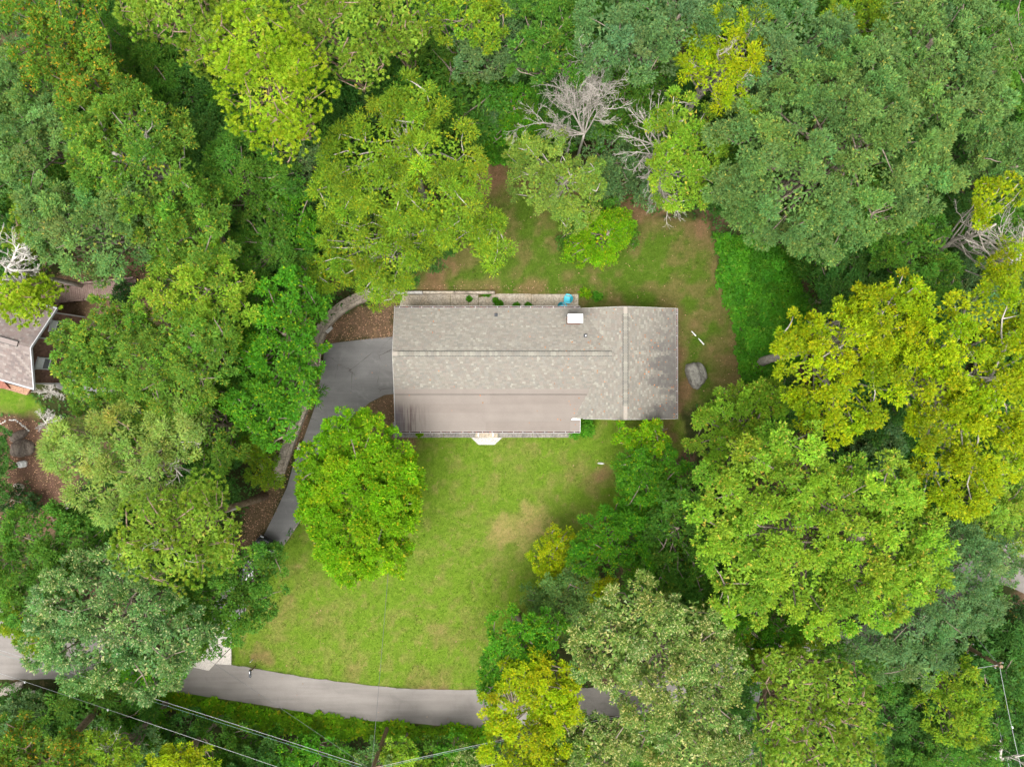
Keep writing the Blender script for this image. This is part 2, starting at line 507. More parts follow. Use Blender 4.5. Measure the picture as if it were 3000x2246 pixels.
FRONT_LAWN = DP([(600, 1195), (655, 1112), (700, 980), (790, 870), (855, 905), (1470, 890), (1480, 960), (1400, 1130), (1260, 1250), (1180, 1330), (1110, 1420), (1090, 1492), (900, 1488), (737, 1473), (501, 1435), (501, 1360), (540, 1290)])
BACK_LAWN = DP([(850, 660), (800, 640), (830, 560), (930, 480), (1010, 420), (1040, 365), (1105, 350), (1160, 400), (1330, 430), (1420, 470), (1525, 480), (1548, 560), (1590, 690), (1615, 790), (1590, 850), (1470, 885), (1455, 690)])
SIDE_LAWN = DP([(-60, 838), (60, 845), (95, 885), (80, 905), (20, 890), (-60, 905)])
VERGE = DP([(330, 1485), (534, 1517), (737, 1549), (900, 1562), (1070, 1571), (1070, 1610), (900, 1600), (737, 1590), (534, 1555), (330, 1510)])
LITTER = [DP([(700, 740), (712, 700), (760, 668), (850, 640), (852, 730)]),
          DP([(520, 1120), (590, 1030), (610, 880), (680, 800), (690, 830), (620, 1040), (600, 1100), (560, 1160), (520, 1190)]),
          DP([(775, 890), (800, 868), (850, 850), (900, 950), (880, 1000), (820, 960)]),
          DP([(-80, 895), (60, 900), (120, 930), (160, 1010), (190, 1110), (120, 1130), (-80, 1130)]),
          DP([(120, 590), (330, 590), (340, 720), (130, 720)])]
DIRT = [(1062, 395, 45, 1.0), (1030, 440, 30, .7), (1375, 440, 60, .9), (1345, 400, 40, .9), (1510, 500, 32, .9), (950, 590, 32, .8), (1000, 560, 30, .5), (1475, 850, 35, .9), (1570, 780, 28, .7), (1500, 700, 25, .6),
        (1115, 1135, 50, .5), (1075, 1160, 32, .4), (1160, 1120, 32, .35), (1300, 1020, 22, .8), (1270, 1040, 30, .5), (580, 1420, 26, .7), (560, 1400, 20, .5), (880, 960, 22, .7), (860, 1000, 20, .6),
        (760, 1455, 30, .4), (930, 1470, 60, .35), (680, 1340, 40, .3), (1000, 1370, 60, .25), (1430, 930, 45, .8), (1250, 1010, 30, .3), (1060, 625, 30, .7), (1150, 622, 30, .7), (930, 625, 40, .8), (1230, 640, 25, .6), (1470, 760, 18, .6), (1540, 760, 30, .4), (650, 1260, 40, .25), (620, 1320, 40, .3)]

NG_G = lin((114, 147, 42)) * 0.55      # front grass
NG_B = lin((98, 130, 38)) * 0.48        # back grass, thinner
NG_DRY = lin((176, 152, 104)) * 0.52
NG_DIRT = lin((152, 122, 90)) * 0.48
NG_LIT = lin((146, 120, 96)) * 0.44
NG_MULCH = lin((124, 96, 80)) * 0.44
NG_FOR = lin((74, 84, 44)) * 0.40
NG_VERGE = lin((96, 148, 22)) * 0.46

def ground_col(x, y):
    n = fbm(x * 0.35, y * 0.35, 5); n2 = fbm(x * 1.6 + 40, y * 1.6, 4); n3 = fbm(x * 0.9 - 30, y * 0.9 + 11, 5)
    def mask(poly, soft):
        d, _, _, _ = polydist(x, y, poly)
        d = np.where(inpoly(x, y, poly), d, -d) + (n3 - 0.5) * soft * 2.0
        return sstep(-soft * 0.5, soft * 0.5, d)
    c = np.ones(x.shape + (3,)) * NG_FOR
    br = sstep(0.5, 0.66, n)[..., None]
    c = c * (1 - br) + (NG_LIT * 0.75) * br
    def lay(col, m):
        nonlocal c
        c = c * (1 - m[..., None]) + col * m[..., None]
    lay(np.array(NG_VERGE), mask(VERGE, 0.7))
    fl = np.ones(x.shape + (3,)) * NG_G
    t = (sstep(0.46, 0.74, n2) * 0.32 + sstep(0.52, 0.74, n) * 0.12)[..., None]
    fl = fl * (1 - t) + NG_DRY * t * 0.85
    lay(fl, mask(FRONT_LAWN, 0.5))
    lay(fl * np.array([0.85, 0.95, 0.8]), mask(SIDE_LAWN, 0.4))
    bl = np.ones(x.shape + (3,)) * NG_B
    t = (sstep(0.46, 0.70, n3) * 0.5)[..., None]
    bl = bl * (1 - t) + NG_DIRT * t * 0.95
    mb = mask(BACK_LAWN, 0.8)
    lay(bl, mb)
    # bare rim where the back lawn meets the woods
    d, _, _, _ = polydist(x, y, BACK_LAWN)
    rim = np.where(inpoly(x, y, BACK_LAWN), 1, 0) * sstep(1.5, 0.2, d + (n2 - 0.5) * 1.6) * (y > 0) * 0.5
    lay(NG_DIRT * 0.92, rim)
    for i, L in enumerate(LITTER):
        lay(NG_MULCH if i == 3 else NG_LIT, mask(L, 0.9) * (0.95 if i != 1 else 0.7) * (1 if i in (3, 4) else sstep(0.30, 0.55, n3 + 0.12)))
    for (px, py, r, s) in DIRT:
        q = D(px, py)
        R = r * TH * H / 1106
        dd = np.hypot(x - q[0], y - q[1]) / R + (n3 - 0.5) * 2.2
        m = sstep(1.15, 0.35, dd) * s
        lay(NG_DRY if 1000 < px < 1180 and 1080 < py < 1200 else NG_DIRT, m)
    # trodden, leaf-strewn rim of the mulch bed beside the neighbour's grass
    return c

xs = np.concatenate([-np.geomspace(600, 52, 14), np.arange(-50, 50.01, 0.3), np.geomspace(52, 600, 14)])
ys = np.concatenate([-np.geomspace(600, 40, 14), np.arange(-38, 38.01, 0.3), np.geomspace(40, 600, 14)])
GX, GY = np.meshgrid(xs, ys)
GZ = ground_z(GX, GY)
inner = (np.abs(GX) < 49) & (np.abs(GY) < 37)
rough_m = np.where(inner, 0.05 * (fbm(GX * 0.8, GY * 0.8, 3) - 0.5), 0)
for poly in (DP([(1150, 860), (1985, 860), (1985, 1300), (1150, 1300)], 0),):
    pass
GZ = GZ + np.minimum(rough_m, 0) - 0.002
nx, ny = len(xs), len(ys)
idx = np.arange(nx * ny).reshape(ny, nx)
q = np.stack([idx[:-1, :-1], idx[:-1, 1:], idx[1:, 1:], idx[1:, :-1]], -1).reshape(-1, 4)
gcol_ = ground_col(GX, GY)
gcol_[~((np.abs(GX) < 50) & (np.abs(GY) < 38))] = NG_FOR * .9
g = mesh_np("ground", np.stack([GX, GY, GZ], -1).reshape(-1, 3), q.ravel(), np.arange(len(q)) * 4, np.full(len(q), 4), "ground", pig=gcol_.reshape(-1, 3), smooth=True)
tag(g, kind="structure")

def strip(name, top, bot, z, mat, n=8, wob=0.05):
    a = smooth_line([D(x, y)[:2] for x, y in top], n); b = smooth_line([D(x, y)[:2] for x, y in bot], n)
    k = 6
    rows = []
    for i in range(k + 1):
        r = a + (b - a) * i / k
        if i in (0, k):
            r = r + np.stack([np.zeros(len(r)), (fbm(r[:, 0] * 1.7, r[:, 1] * 1.7, 3) - 0.5) * wob * 4], -1)
        rows.append(np.column_stack([r, np.full(len(r), z)]))
    V = np.array(rows); kk, nn = V.shape[:2]
    # a skirt so that the slab has thickness
    V = np.concatenate([V[:1] * [1, 1, 0] - [0, 0, .05], V, V[-1:] * [1, 1, 0] - [0, 0, .05]])
    id_ = np.arange(V.shape[0] * nn).reshape(V.shape[0], nn)
    q = np.stack([id_[1:, :-1], id_[1:, 1:], id_[:-1, 1:], id_[:-1, :-1]], -1).reshape(-1, 4)
    return tag(mesh_np(name, V.reshape(-1, 3), q.ravel(), np.arange(len(q)) * 4, np.full(len(q), 4), mat), kind="structure")

strip("road", [(-120, 1275), (0, 1300), (100, 1335), (250, 1380), (400, 1412), (501, 1434), (620, 1455), (737, 1472), (898, 1487), (1031, 1489), (1270, 1484), (1400, 1465), (1640, 1395), (1800, 1365), (1900, 1335), (2000, 1275), (2080, 1215), (2140, 1185), (2320, 1140)],
      [(-120, 1462), (0, 1467), (110, 1466), (214, 1474), (300, 1484), (534, 1517), (640, 1534), (737, 1549), (900, 1562), (1058, 1571), (1305, 1548), (1430, 1530), (1640, 1465), (1850, 1435), (1960, 1400), (2050, 1330), (2110, 1270), (2165, 1262), (2320, 1330)], 0.02, "road_asphalt")

def slab(name, pts, z0, z1, mat, parent=None, kind=None):
    o = MB().prism(ccw(pts), z0, z1).build(name, mat, parent)
    if kind: tag(o, kind=kind)
    return o

slab("driveway", DP([(702, 744), (735, 739), (770, 735), (805, 731), (849, 727), (853, 765), (853, 850), (830, 853), (800, 868), (775, 888), (735, 920), (705, 965), (690, 1010), (672, 1060), (655, 1112), (628, 1152), (600, 1192), (570, 1240), (535, 1310), (515, 1350), (440, 1352), (470, 1290), (530, 1215), (573, 1150), (600, 1095), (620, 1052), (635, 1000), (655, 950), (680, 880), (696, 800)]), -0.08, 0.026, "drive_asphalt", kind="structure")
slab("side_drive", DP([(1605, 1450), (1650, 1445), (1632, 1560), (1622, 1700), (1575, 1700), (1588, 1560)]), -0.08, 0.026, "drive_asphalt", kind="structure")
slab("parking_pad", DP([(120, 780), (235, 795), (260, 850), (190, 860), (130, 838)]), -0.08, 0.53, "drive_asphalt", kind="structure")
slab("stone_path", DP([(150, 1085), (180, 1080), (182, 1112), (150, 1122)]), -0.08, 0.54, "concrete_dark", kind="structure")
# pale edging beside the drive
ed = MB()
P = smooth_line([D(x, y)[:2] for x, y in [(658, 1108), (630, 1151), (602, 1191), (572, 1239), (540, 1302)]], 6)
for i in range(len(P) - 1):
    c = (P[i] + P[i + 1]) / 2; d = P[i + 1] - P[i]
    ed.box((c[0], c[1], 0.02), (np.linalg.norm(d) - 0.01, 0.13, 0.12), math.atan2(d[1], d[0]))
tag(ed.build("kerb", "concrete_dark"), kind="structure")

ap = empty("concrete_apron", (*F(630, 1900)[:2], 0)); tag(ap, kind="structure")
for pts in ([(540, 1840), (678, 1812), (678, 1893), (635, 1883.5), (540, 1862)], [(540, 1864), (634.5, 1885), (676.5, 1895), (655, 1917), (612, 1963), (540, 1948)], [(678, 1896.5), (678, 1946), (640, 1944), (632, 1944), (656.5, 1918)]):
    MB().prism(ccw(FP(pts)), -0.08, 0.036).build("slab", "concrete_apron", ap)

# ------------------------------------------------------------------ retaining wall along the drive
Wl = smooth_line(WALL[:9], 6)
rw = empty("retaining_wall", (*Wl[20], 0), "stained concrete retaining wall curving along the outer edge of the driveway", "wall")
d_, s_, _, L_ = polydist(Wl[:, 0], Wl[:, 1], WALL, closed=False)
tp = sstep(0, 4, s_)
Tn = np.gradient(Wl, axis=0); Tn /= np.linalg.norm(Tn, axis=1, keepdims=True)
Nn = np.stack([-Tn[:, 1], Tn[:, 0]], -1)            # towards the bank
for i in range(0, len(Wl) - 1, 4):
    j = min(i + 4, len(Wl) - 1)
    for off0, off1, extra, nm in ((-0.06, 0.20, 0.05, "wall_section"), (0.22, 0.80, 0.10, "ledge_section")):
        a, b = (i, j)
        pts = [Wl[k] + Nn[k] * off0 for k in range(a, b + 1)] + [Wl[k] + Nn[k] * off1 for k in range(b, a - 1, -1)]
        hh = {}
        for k in range(a, b + 1):
            z = 0.12 + 0.42 * tp[k] + extra * (0.3 + 0.7 * tp[k])
            hh[tuple(Wl[k] + Nn[k] * off0)] = z - (0.02 if off0 < 0 else 0); hh[tuple(Wl[k] + Nn[k] * off1)] = z + 0.03
        MB().prism(ccw([tuple(p) for p in pts]), -0.1, lambda x, y, hh=hh: min(hh.items(), key=lambda kv: (kv[0][0] - x) ** 2 + (kv[0][1] - y) ** 2)[1]).build(nm, "concrete_wall", rw)
# pale repair patches set on the wall
for (x, y, a) in ((965, 966, 0.75), (877, 1308, 1.25)):
    q = F(x, y, 0.62)
    tag(MB().bbox((q[0], q[1], gz(q[0], q[1]) * 0 + 0.655), (0.62, 0.26, 0.09), 0.02, a).build("paver", "concrete_white"), "pale concrete paver lying on top of the curved retaining wall" if x > 900 else "pale concrete paver on the straight lower end of the retaining wall", "paver")

gw = empty("garden_wall", (*F(1300, 857)[:2], 0), "low concrete garden wall behind the back patio", "wall")
for (x0, x1, m) in ((1161, 1238, "concrete_white"), (1239, 1330, "concrete"), (1331, 1450, "concrete_wall")):
    a = F(x0, 858, 0.5); b = F(x1, 858, 0.5)
    MB().bbox(((a[0] + b[0]) / 2, a[1] + 0.03, 0.26), (b[0] - a[0] - 0.02, 0.22, 0.72), 0.02).build("wall_section", m, gw)

# ------------------------------------------------------------------ patio and front walk
pt = empty("patio", (*F(1430, 885)[:2], 0)); tag(pt, kind="structure")
for (x0, x1, y0, m) in ((1172, 1318.5, 863, "concrete"), (1320, 1371, 863, "concrete"), (1372.5, 1401, 863, "concrete"), (1402.5, 1555.5, 862, "concrete"), (1557, 1694, 862, "concrete")):
    if x0 < 1175: pts = [(1180, 865), (x1, y0), (x1, 925), (x0, 925), (x0, 890)]
    elif 1400 < x0 < 1410: pts = [(x0, 872), (1440, 864), (1455, 861), (x1, 861), (x1, 925), (x0, 925)]
    else: pts = [(x0, y0), (x1, y0), (x1, 925), (x0, 925)]
    MB().prism(ccw(FP(pts)), -0.1, 0.07 + RNG.uniform(-.008, .008)).build("slab", m, pt)
wk = empty("front_walk", (*F(1420, 1272)[:2], 0)); tag(wk, kind="structure")
for (x0, x1) in ((1152, 1240), (1241, 1299), (1300.5, 1392), (1459, 1560), (1561, 1676)):
    MB().prism(ccw(FP([(x0, 1235), (x1, 1235), (x1, 1281), (x0, 1281)])), -0.1, 0.085 + RNG.uniform(-.006, .006)).build("slab", "concrete_dark", wk)
MB().prism(ccw(FP([(1393, 1235), (1458, 1235), (1458, 1281), (1393, 1281)])), -0.1, 0.075).build("slab", "concrete", wk)
tag(MB().prism(ccw(FP([(1381, 1281.5), (1471, 1281.5), (1449, 1302), (1402, 1302)])), -0.1, 0.10).build("landing_slab", "concrete_white"), kind="structure")
# entry steps with two white handrails
st = empty("entry_steps", (*F(1424, 1262)[:2], 0.08), "concrete entry steps with two white handrails at the front porch", "steps")
for i in range(3):
    a = F(1404, 1268 - i * 11, 0.1); b = F(1444, 1268 - i * 11, 0.1)
    MB().bbox(((a[0] + b[0]) / 2, a[1] + 0.22 * i * 0 + 0.14, 0.14 + 0.15 * i * 0.5), (b[0] - a[0], 0.34, 0.14 + 0.15 * i), 0.015).build("step", "concrete", st)
for x in (1401.5, 1444.5):
    a = F(x, 1272, 0.9)
    r = MB()
    r.box((a[0], a[1] + 0.55, 0.88), (0.09, 1.5, 0.07), tilt=('X', 0.0))
    for k in (0.0, 0.62, 1.2): r.box((a[0], a[1] - 0.12 + k, 0.46), (0.06, 0.06, 0.8))
    r.build("handrail", "white_metal", st)

# ------------------------------------------------------------------ the house
XW, XE = -9.08, 12.69
YR, YN, YS = 2.255, 5.834, -0.42
ZR, ZE = 3.9, 2.9
PM = (ZR - ZE) / (YN - YR)
XC, ZC = 8.567, 4.2
PW, PE = 0.40, (4.2 - 2.9) / (XE - XC)
YCN, YCS = 5.80, -2.72
YP = -3.72
def zN(x, y): return ZR - PM * (y - YR)
def zS(x, y): return ZR - PM * (YR - y)
def zW(x, y): return ZC - PW * (XC - x)
def zE(x, y): return ZC - PE * (x - XC)
ZM0 = zS(0, YS)
SM = (ZM0 - 2.5) / (YS - YP)
def zM(x, y): return ZM0 - SM * (YS - y)
XV1 = XC - (ZC - ZR) / PW
XV0 = XC - (ZC - ZE) / PW
XV2 = XC - (ZC - ZM0) / PW
XV3 = XC - (ZC - zM(0, YCS)) / PW

house = empty("ranch_house", (1.8, 1.5, 0), "long low house with weathered tan shingle roof and flat-pitched front porch roof", "house")
# walls (brick) carried up to the roof
def wallprism(poly, zf): return MB().prism(ccw(poly), -0.05, lambda x, y: zf(x, y) - 0.17).build("wall", "brick", house)
wallprism([(-8.75, YR), (XV1 - .2, YR), (5.3, 5.5), (-8.75, 5.5)], zN)
wallprism([(-8.75, -0.35), (5.9, -0.35), (XV1 - .2, YR - 0.003), (-8.75, YR - 0.003)], zS)
wallprism([(5.32, -2.4), (XC, -2.4), (XC, 5.47), (5.9, 5.47), (XV1 - .15, YR), (5.92, -0.36)], lambda x, y: min(zW(x, y), 4.2))
wallprism([(XC + .003, -2.4), (12.35, -2.4), (12.35, 5.47), (XC + .003, 5.47)], zE)
# windows and doors under the eaves
def window(c, wd, ht, rz):
    f = empty
    cz, sz = math.cos(rz), math.sin(rz)
    fr = MB()
    for (dx, dz, w_, h_) in ((0, ht / 2, wd + .12, .07), (0, -ht / 2, wd + .12, .07), (-wd / 2, 0, .07, ht), (wd / 2, 0, .07, ht), (0, 0, .04, ht)):
        fr.box((c[0] + dx * cz, c[1] + dx * sz, c[2] + dz), (w_, 0.07, h_), rz)
    o = fr.build("window", "white_metal", house)
    MB().box(c, (wd, 0.03, ht), rz).build("pane", "glass", o)
for x in (-6.5, -2.5, 1.5, 9.5): window((x, 5.53, 1.6), 1.3, 1.1, 0)
for x in (-7.2, -4.0, 2.6): window((x, -0.38, 1.5), 1.6, 1.3, 0)
window((8.8, -2.43, 1.5), 1.8, 1.3, 0)
window((12.38, 3.2, 1.6), 1.3, 1.1, math.pi / 2)
dr = MB().box((-1.9, -0.375, 1.12), (0.95, 0.05, 2.05)).build("door", "wood_red", house)
MB().box((-1.55, -0.42, 1.05), (0.05, 0.06, 0.12)).build("handle", "grey_metal", dr)
MB().prism(ccw([(-8.9, -0.36), (5.2, -0.36), (5.2, -3.0), (-8.9, -3.0)]), -0.05, 0.30).build("porch_floor", "concrete_dark", house)
for x in (-8.7, -5.2, -0.2, 5.0):
    MB().box((x, -3.35, 1.28), (0.12, 0.12, 2.5)).build("porch_post", "white_metal", house)

def deck(poly, zf, nm="roof", th=0.14):
    return MB().prism(ccw(poly), lambda x, y: zf(x, y) - th, lambda x, y: zf(x, y) - 0.004).build(nm, "vent_edge", house)
PN = [(XW, YR), (XV1, YR), (XV0, YN), (XW, YN)]
PS = [(XW, YS), (XV2, YS), (XV1, YR), (XW, YR)]
PWN = [(XC, YR), (XC, YCN), (XV0, YCN), (XV1, YR)]
PWS = [(XC, YCS), (XC, YR), (XV1, YR), (XV2, YS), (XV3, YCS)]
PEE = [(XC, YCS), (XE, YCS), (XE, YCN), (XC, YCN)]
RN, RS, RWN, RWS, REE = deck(PN, zN), deck(PS, zS), deck(PWN, zW), deck(PWS, zW), deck(PEE, zE)
PMB = [(XW, YP), (5.29, YP), (5.29, YCS), (XV3 + .25, YCS), (XV2 + .2, YS), (XW, YS)]
RM = deck(PMB, zM)

TONES = np.array([(0.245, 0.217, 0.187), (0.275, 0.248, 0.212), (0.345, 0.322, 0.272), (0.232, 0.212, 0.190), (0.255, 0.215, 0.188), (0.292, 0.268, 0.230), (0.25, 0.232, 0.207), (0.262, 0.230, 0.20)])
TONES = 0.78 * (TONES * 0.75 + TONES.mean(0) * 0.25) * np.array([0.95, 0.975, 0.96]) * 0.93
def shingles(name, poly, zf, up, parent, tones=TONES, darken=None, expo=0.145, seed=1, mat="shingle", pitch=0.3, rep=True):
    rng = np.random.default_rng(seed)
    up = np.array(up, float); al = np.array([-up[1], up[0]])
    P = np.array(poly, float)
    S = P @ up; A = P @ al
    e = expo / math.sqrt(1 + pitch * pitch)
    def interval(s):
        s = min(max(s, S.min() + 1e-6), S.max() - 1e-6)
        xs_ = []
        n = len(P)
        for i in range(n):
            j = (i + 1) % n
            if (S[i] - s) * (S[j] - s) < 0:
                t = (s - S[i]) / (S[j] - S[i]); xs_.append(A[i] + t * (A[j] - A[i]))
        return (min(xs_), max(xs_)) if len(xs_) >= 2 else None
    # a handful of strip patterns repeated down the roof, each course stepped on by a sixth
    pats = []
    for k in range(14):
        ws = []
        while sum(ws) < 1.0: ws.append(rng.choice([0.18, 0.24, 0.3, 0.36]))
        ws = np.array(ws) / sum(ws)
        tn = rng.choice(len(tones), len(ws), p=[.17, .15, .15, .10, .13, .12, .09, .09])
        pats.append((ws, tn))
    V = []; Q = []; C = []; n = 0
    s = S.min(); k = 0
    while s < S.max() - 0.02:
        s1 = min(s + e, S.max())
        lo = interval(s); hi = interval(s1)
        if lo is None or hi is None: s = s1; k += 1; continue
        a = min(lo[0], hi[0]) - 1.2 + (k * 0.163) % 0.98
        while a < max(lo[1], hi[1]):
            ws, tn = pats[rng.integers(len(pats))]
            for w_, ti in zip(ws, tn):
                a0, a1 = a, a + w_ - 0.004
                a += w_
                c0 = np.clip([a0, a1], lo[0], lo[1]); c1 = np.clip([a0, a1], hi[0], hi[1])
                if c0[1] - c0[0] + c1[1] - c1[0] < 0.02: continue
                lift = 0.009 + rng.uniform(0, 0.006) + (0.004 if ti in (2, 5) else 0)
                pts = []
                for aa, ss, lf in ((c0[0], s, lift), (c0[1], s, lift), (c1[1], s1, 0.002), (c1[0], s1, 0.002), (c0[0], s, -0.003), (c0[1], s, -0.003)):
                    q_ = up * ss + al * aa
                    pts.append((q_[0], q_[1], zf(q_[0], q_[1]) + lf))
                V += pts; Q += [(n, n + 1, n + 2, n + 3), (n + 4, n + 5, n + 1, n)]
                col = tones[ti] * rng.uniform(0.93, 1.07)
                if darken is not None:
                    m_ = up * (s + s1) / 2 + al * (a0 + a1) / 2
                    col = col * (1 - darken(m_[0], m_[1])) + np.array([0.07, 0.065, 0.065]) * darken(m_[0], m_[1])
                C += [col, col]
                n += 6
        s = s1; k += 1
    Q = np.array(Q)
    o = mesh_np(name, np.array(V), Q.ravel(), np.arange(len(Q)) * 4, np.full(len(Q), 4), mat, parent, pig=np.array(C))
    tag(o, kind="stuff")
    return o

def dirt_e(x, y):
    st = float(fbm(x * 0.25, y * 2.6, 3))
    m = float(sstep(9.9, 12.3, x + (st - 0.5) * 4.0)) * (0.3 + 0.7 * float(sstep(4.6, 0.8, y))) * float(sstep(0.3, 0.55, st + 0.1))
    m2 = float(sstep(-0.6, -2.7, y)) * float(sstep(9.2, 11.8, x)) * 0.7
    m = max(m, 0.38 * float(sstep(9.6, 12.6, x)) * float(sstep(0.3, 0.6, st + .1)))
    return min(0.62, max(m, m2) * 0.85)
def dark_n(x, y):  # darker oval by the eave beyond the chimney, broken up by noise
    q_ = math.hypot((x - 5.0) / 1.6, (y - 5.5) / 0.5)
    return 0.55 * float(sstep(1.0, 0.2, q_)) * float(sstep(0.3, 0.6, fbm(x * 2, y * 2, 3)))
shingles("shingle_field", PN, zN, (0, -1), RN, darken=dark_n, seed=1)
shingles("shingle_field", PS, zS, (0, 1), RS, seed=2)
shingles("shingle_field", PWN, zW, (1, 0), RWN, darken=lambda x, y: dark_n(x - 0.4, y), seed=3)
shingles("shingle_field", PWS, zW, (1, 0), RWS, seed=4)
shingles("shingle_field", PEE, zE, (-1, 0), REE, darken=dirt_e, seed=5)

# ridge vents: dark slot below, a row of cap shingles on top
def ridge(parent, a, b, zr, axis, seed):
    rng = np.random.default_rng(seed)
    L = b - a
    c = (a + b) / 2
    w2 = 0.335
    s_ = MB()
    if axis == 'x': s_.box((c, YR, zr + 0.012), (L, w2 + 0.05, 0.06))
    else: s_.box((XC, c, zr + 0.012), (w2 + 0.05, L, 0.06))
    s_.build("ridge_slot", "vent_edge", parent)
    n = int(L / 0.21)
    V = []; Q = []; C = []
    for i in range(n):
        t0 = a + L * i / n; t1 = a + L * (i + 1) / n + 0.012
        z0 = zr + 0.062 + 0.004; z1 = zr + 0.056
        for sgn in (-1, 1):
            k = len(V)
            for (t_, o_, zz) in ((t0, 0, z0), (t1, 0, z1), (t1, sgn * w2 / 2, z1 - 0.018), (t0, sgn * w2 / 2, z0 - 0.018)):
                V.append((t_, YR + o_, zz) if axis == 'x' else (XC + o_, t_, zz))
            Q.append((k, k + 1, k + 2, k + 3))
        col = TONES[rng.choice([2, 5, 1, 0, 6, 3], p=[.28, .22, .2, .1, .1, .1])] * rng.uniform(.92, 1.05)
        C += [col, col]
    Q = np.array(Q)
    o = mesh_np("ridge_cap", np.array(V), Q.ravel(), np.arange(len(Q)) * 4, np.full(len(Q), 4), "shingle", parent, pig=np.array(C))
    tag(o, kind="stuff")
ridge(RN, F(1165, 1036, ZR)[0], F(1792, 1036, ZR)[0], ZR, 'x', 1)
ridge(REE, F(0, 1189, ZC)[1], F(0, 919, ZC)[1], ZC, 'y', 2)
# plain caps where the vents stop short
for (nm, c, d) in (("ridge_cap", ((XW + F(1165, 0, ZR)[0]) / 2, YR, ZR + .012), (F(1165, 0, ZR)[0] - XW, .3, .03)), ("ridge_cap", (XC, (YCS + F(0, 1189, ZC)[1]) / 2, ZC + .012), (.3, F(0, 1189, ZC)[1] - YCS, .03)), ("ridge_cap", (XC, (YCN + F(0, 919, ZC)[1]) / 2, ZC + .012), (.3, YCN - F(0, 919, ZC)[1], .03))):
    m_ = MB().box(c, d)
    o = m_.build(nm, "shingle", RN if c[0] < 0 else REE)
    a_ = o.data.attributes.new("pigment", 'FLOAT_COLOR', 'FACE'); a_.data.foreach_set("color", np.tile([.28, .25, .215, 1], 6).astype(np.float32))

# rolled roofing over the porch: lapped sheets
bands = [YS + 0.02, -0.87, -1.583, -2.275, -2.97, YP]
joints = [[1444], [1434], [1418], [1412], [1421, 1668]]
for b in range(5):
    yt, yb = bands[b], bands[b + 1]
    zc = zM(0, (yt + yb) / 2)
    xe = 5.29 if b == 4 else None
    cuts = [XW] + [F(j, 0, zc)[0] for j in joints[b]] + [None]
    for i in range(len(cuts) - 1):
        x0 = cuts[i]; x1 = cuts[i + 1]
        def xr(y):
            if x1 is not None: return x1 + 0.05
            if y <= YCS + 0.001: return 5.29
            return XV3 + (XV2 - XV3) * (y - YCS) / (YS - YCS) + 0.22
        lift = 0.03 if b == 0 else 0.012
        over = 0.0 if b == 0 else 0.06
        if b == 3 and x1 is None:      # this course also runs on past the end of the gable
            pts = [(x0, yb), (5.29, yb), (5.29, YCS), (XV3 + .22, YCS), (xr(yt + over), yt + over), (x0, yt + over)]
        else:
            pts = [(x0, yb), (xr(yb), yb), (xr(yt + over), yt + over), (x0, yt + over)]
        dz = 0.004 * (len(cuts) - 2 - i)
        def top(x, y, yb=yb, yt=yt, lift=lift, dz=dz): return zM(x, y) + 0.004 + dz + lift * max(0, min(1, (yt - y) / (yt - yb)))
        MB().prism(ccw(pts), lambda x, y: zM(x, y) - 0.001, top).build("roofing_sheet", "roll_roofing", RM)
for b in range(4):
    yb = bands[b + 1]
    zz = lambda x, y: zM(x, y) + (0.052 if b == 0 else 0.024)
    xe = 5.28 if yb <= YCS else XV3 + (XV2 - XV3) * (yb - YCS) / (YS - YCS) + .05
    wv = 0.045 if b == 0 else 0.016
    MB().prism(ccw([(XW, yb - .001), (xe, yb - .001), (xe, yb + wv), (XW, yb + wv)]), lambda x, y: zM(x, y), zz).build("seam", "tar_seam" if b == 0 else "faint_seam", RM)
for b in range(5):
    for j in joints[b]:
        xj = F(j, 0, zM(0, bands[b]))[0] + .05
        MB().prism(ccw([(xj - .012, bands[b + 1] + .05), (xj + .008, bands[b + 1] + .05), (xj + .008, bands[b] - .02), (xj - .012, bands[b] - .02)]), lambda x, y: zM(x, y), lambda x, y: zM(x, y) + 0.026 + (.018 if b == 0 else 0)).build("seam", "faint_seam", RM)
# white end flashing where the gable eave meets the porch roof
fl_ = MB()
a = F(1673, 1227, 2.8); b = F(1699, 1227, 2.85)
fl_.prism(ccw([(a[0], YCS - .10), (5.29, YCS - .10), (5.29, YCS + .02), (a[0] + .12, YCS + .02)]), 2.66, 2.80).build("flashing", "cap_metal", RM)
for (c, d) in (((XW - 0.012, (YS + YP) / 2, 2.80), (0.024, YS - YP, 0.0)),):
    e_ = MB().prism(ccw([(XW - .03, YP), (XW - .002, YP), (XW - .002, YS), (XW - .03, YS)]), lambda x, y: zM(x, y) - .16, lambda x, y: zM(x, y) + .012).build("drip_edge", "white_metal", RM)
e_ = MB().prism(ccw([(5.292, YP), (5.32, YP), (5.32, YCS - .1), (5.292, YCS - .1)]), lambda x, y: zM(x, y) - .16, lambda x, y: zM(x, y) + .012).build("drip_edge", "white_metal", RM)
for (yy, s_) in ((YCS - .026, 1), (YCN + .002, -1)):
    e_ = MB()
    e_.prism(ccw([(XV3 + .7, yy), (XC, yy), (XC, yy + .024), (XV3 + .7, yy + .024)]) if s_ > 0 else ccw([(XV0, yy), (XC, yy), (XC, yy + .024), (XV0, yy + .024)]), lambda x, y: zW(x, y) - .2, lambda x, y: zW(x, y) + .005)
    e_.prism(ccw([(XC + .002, yy), (XE, yy), (XE, yy + .024), (XC + .002, yy + .024)]), lambda x, y: zE(x, y) - .2, lambda x, y: zE(x, y) + .005)
    e_.build("rake_board", "concrete_white", house)
e_ = MB()
e_.prism(ccw([(XW - .026, YR), (XW - .002, YR), (XW - .002, YN), (XW - .026, YN)]), lambda x, y: zN(x, y) - .2, lambda x, y: zN(x, y) + .004)
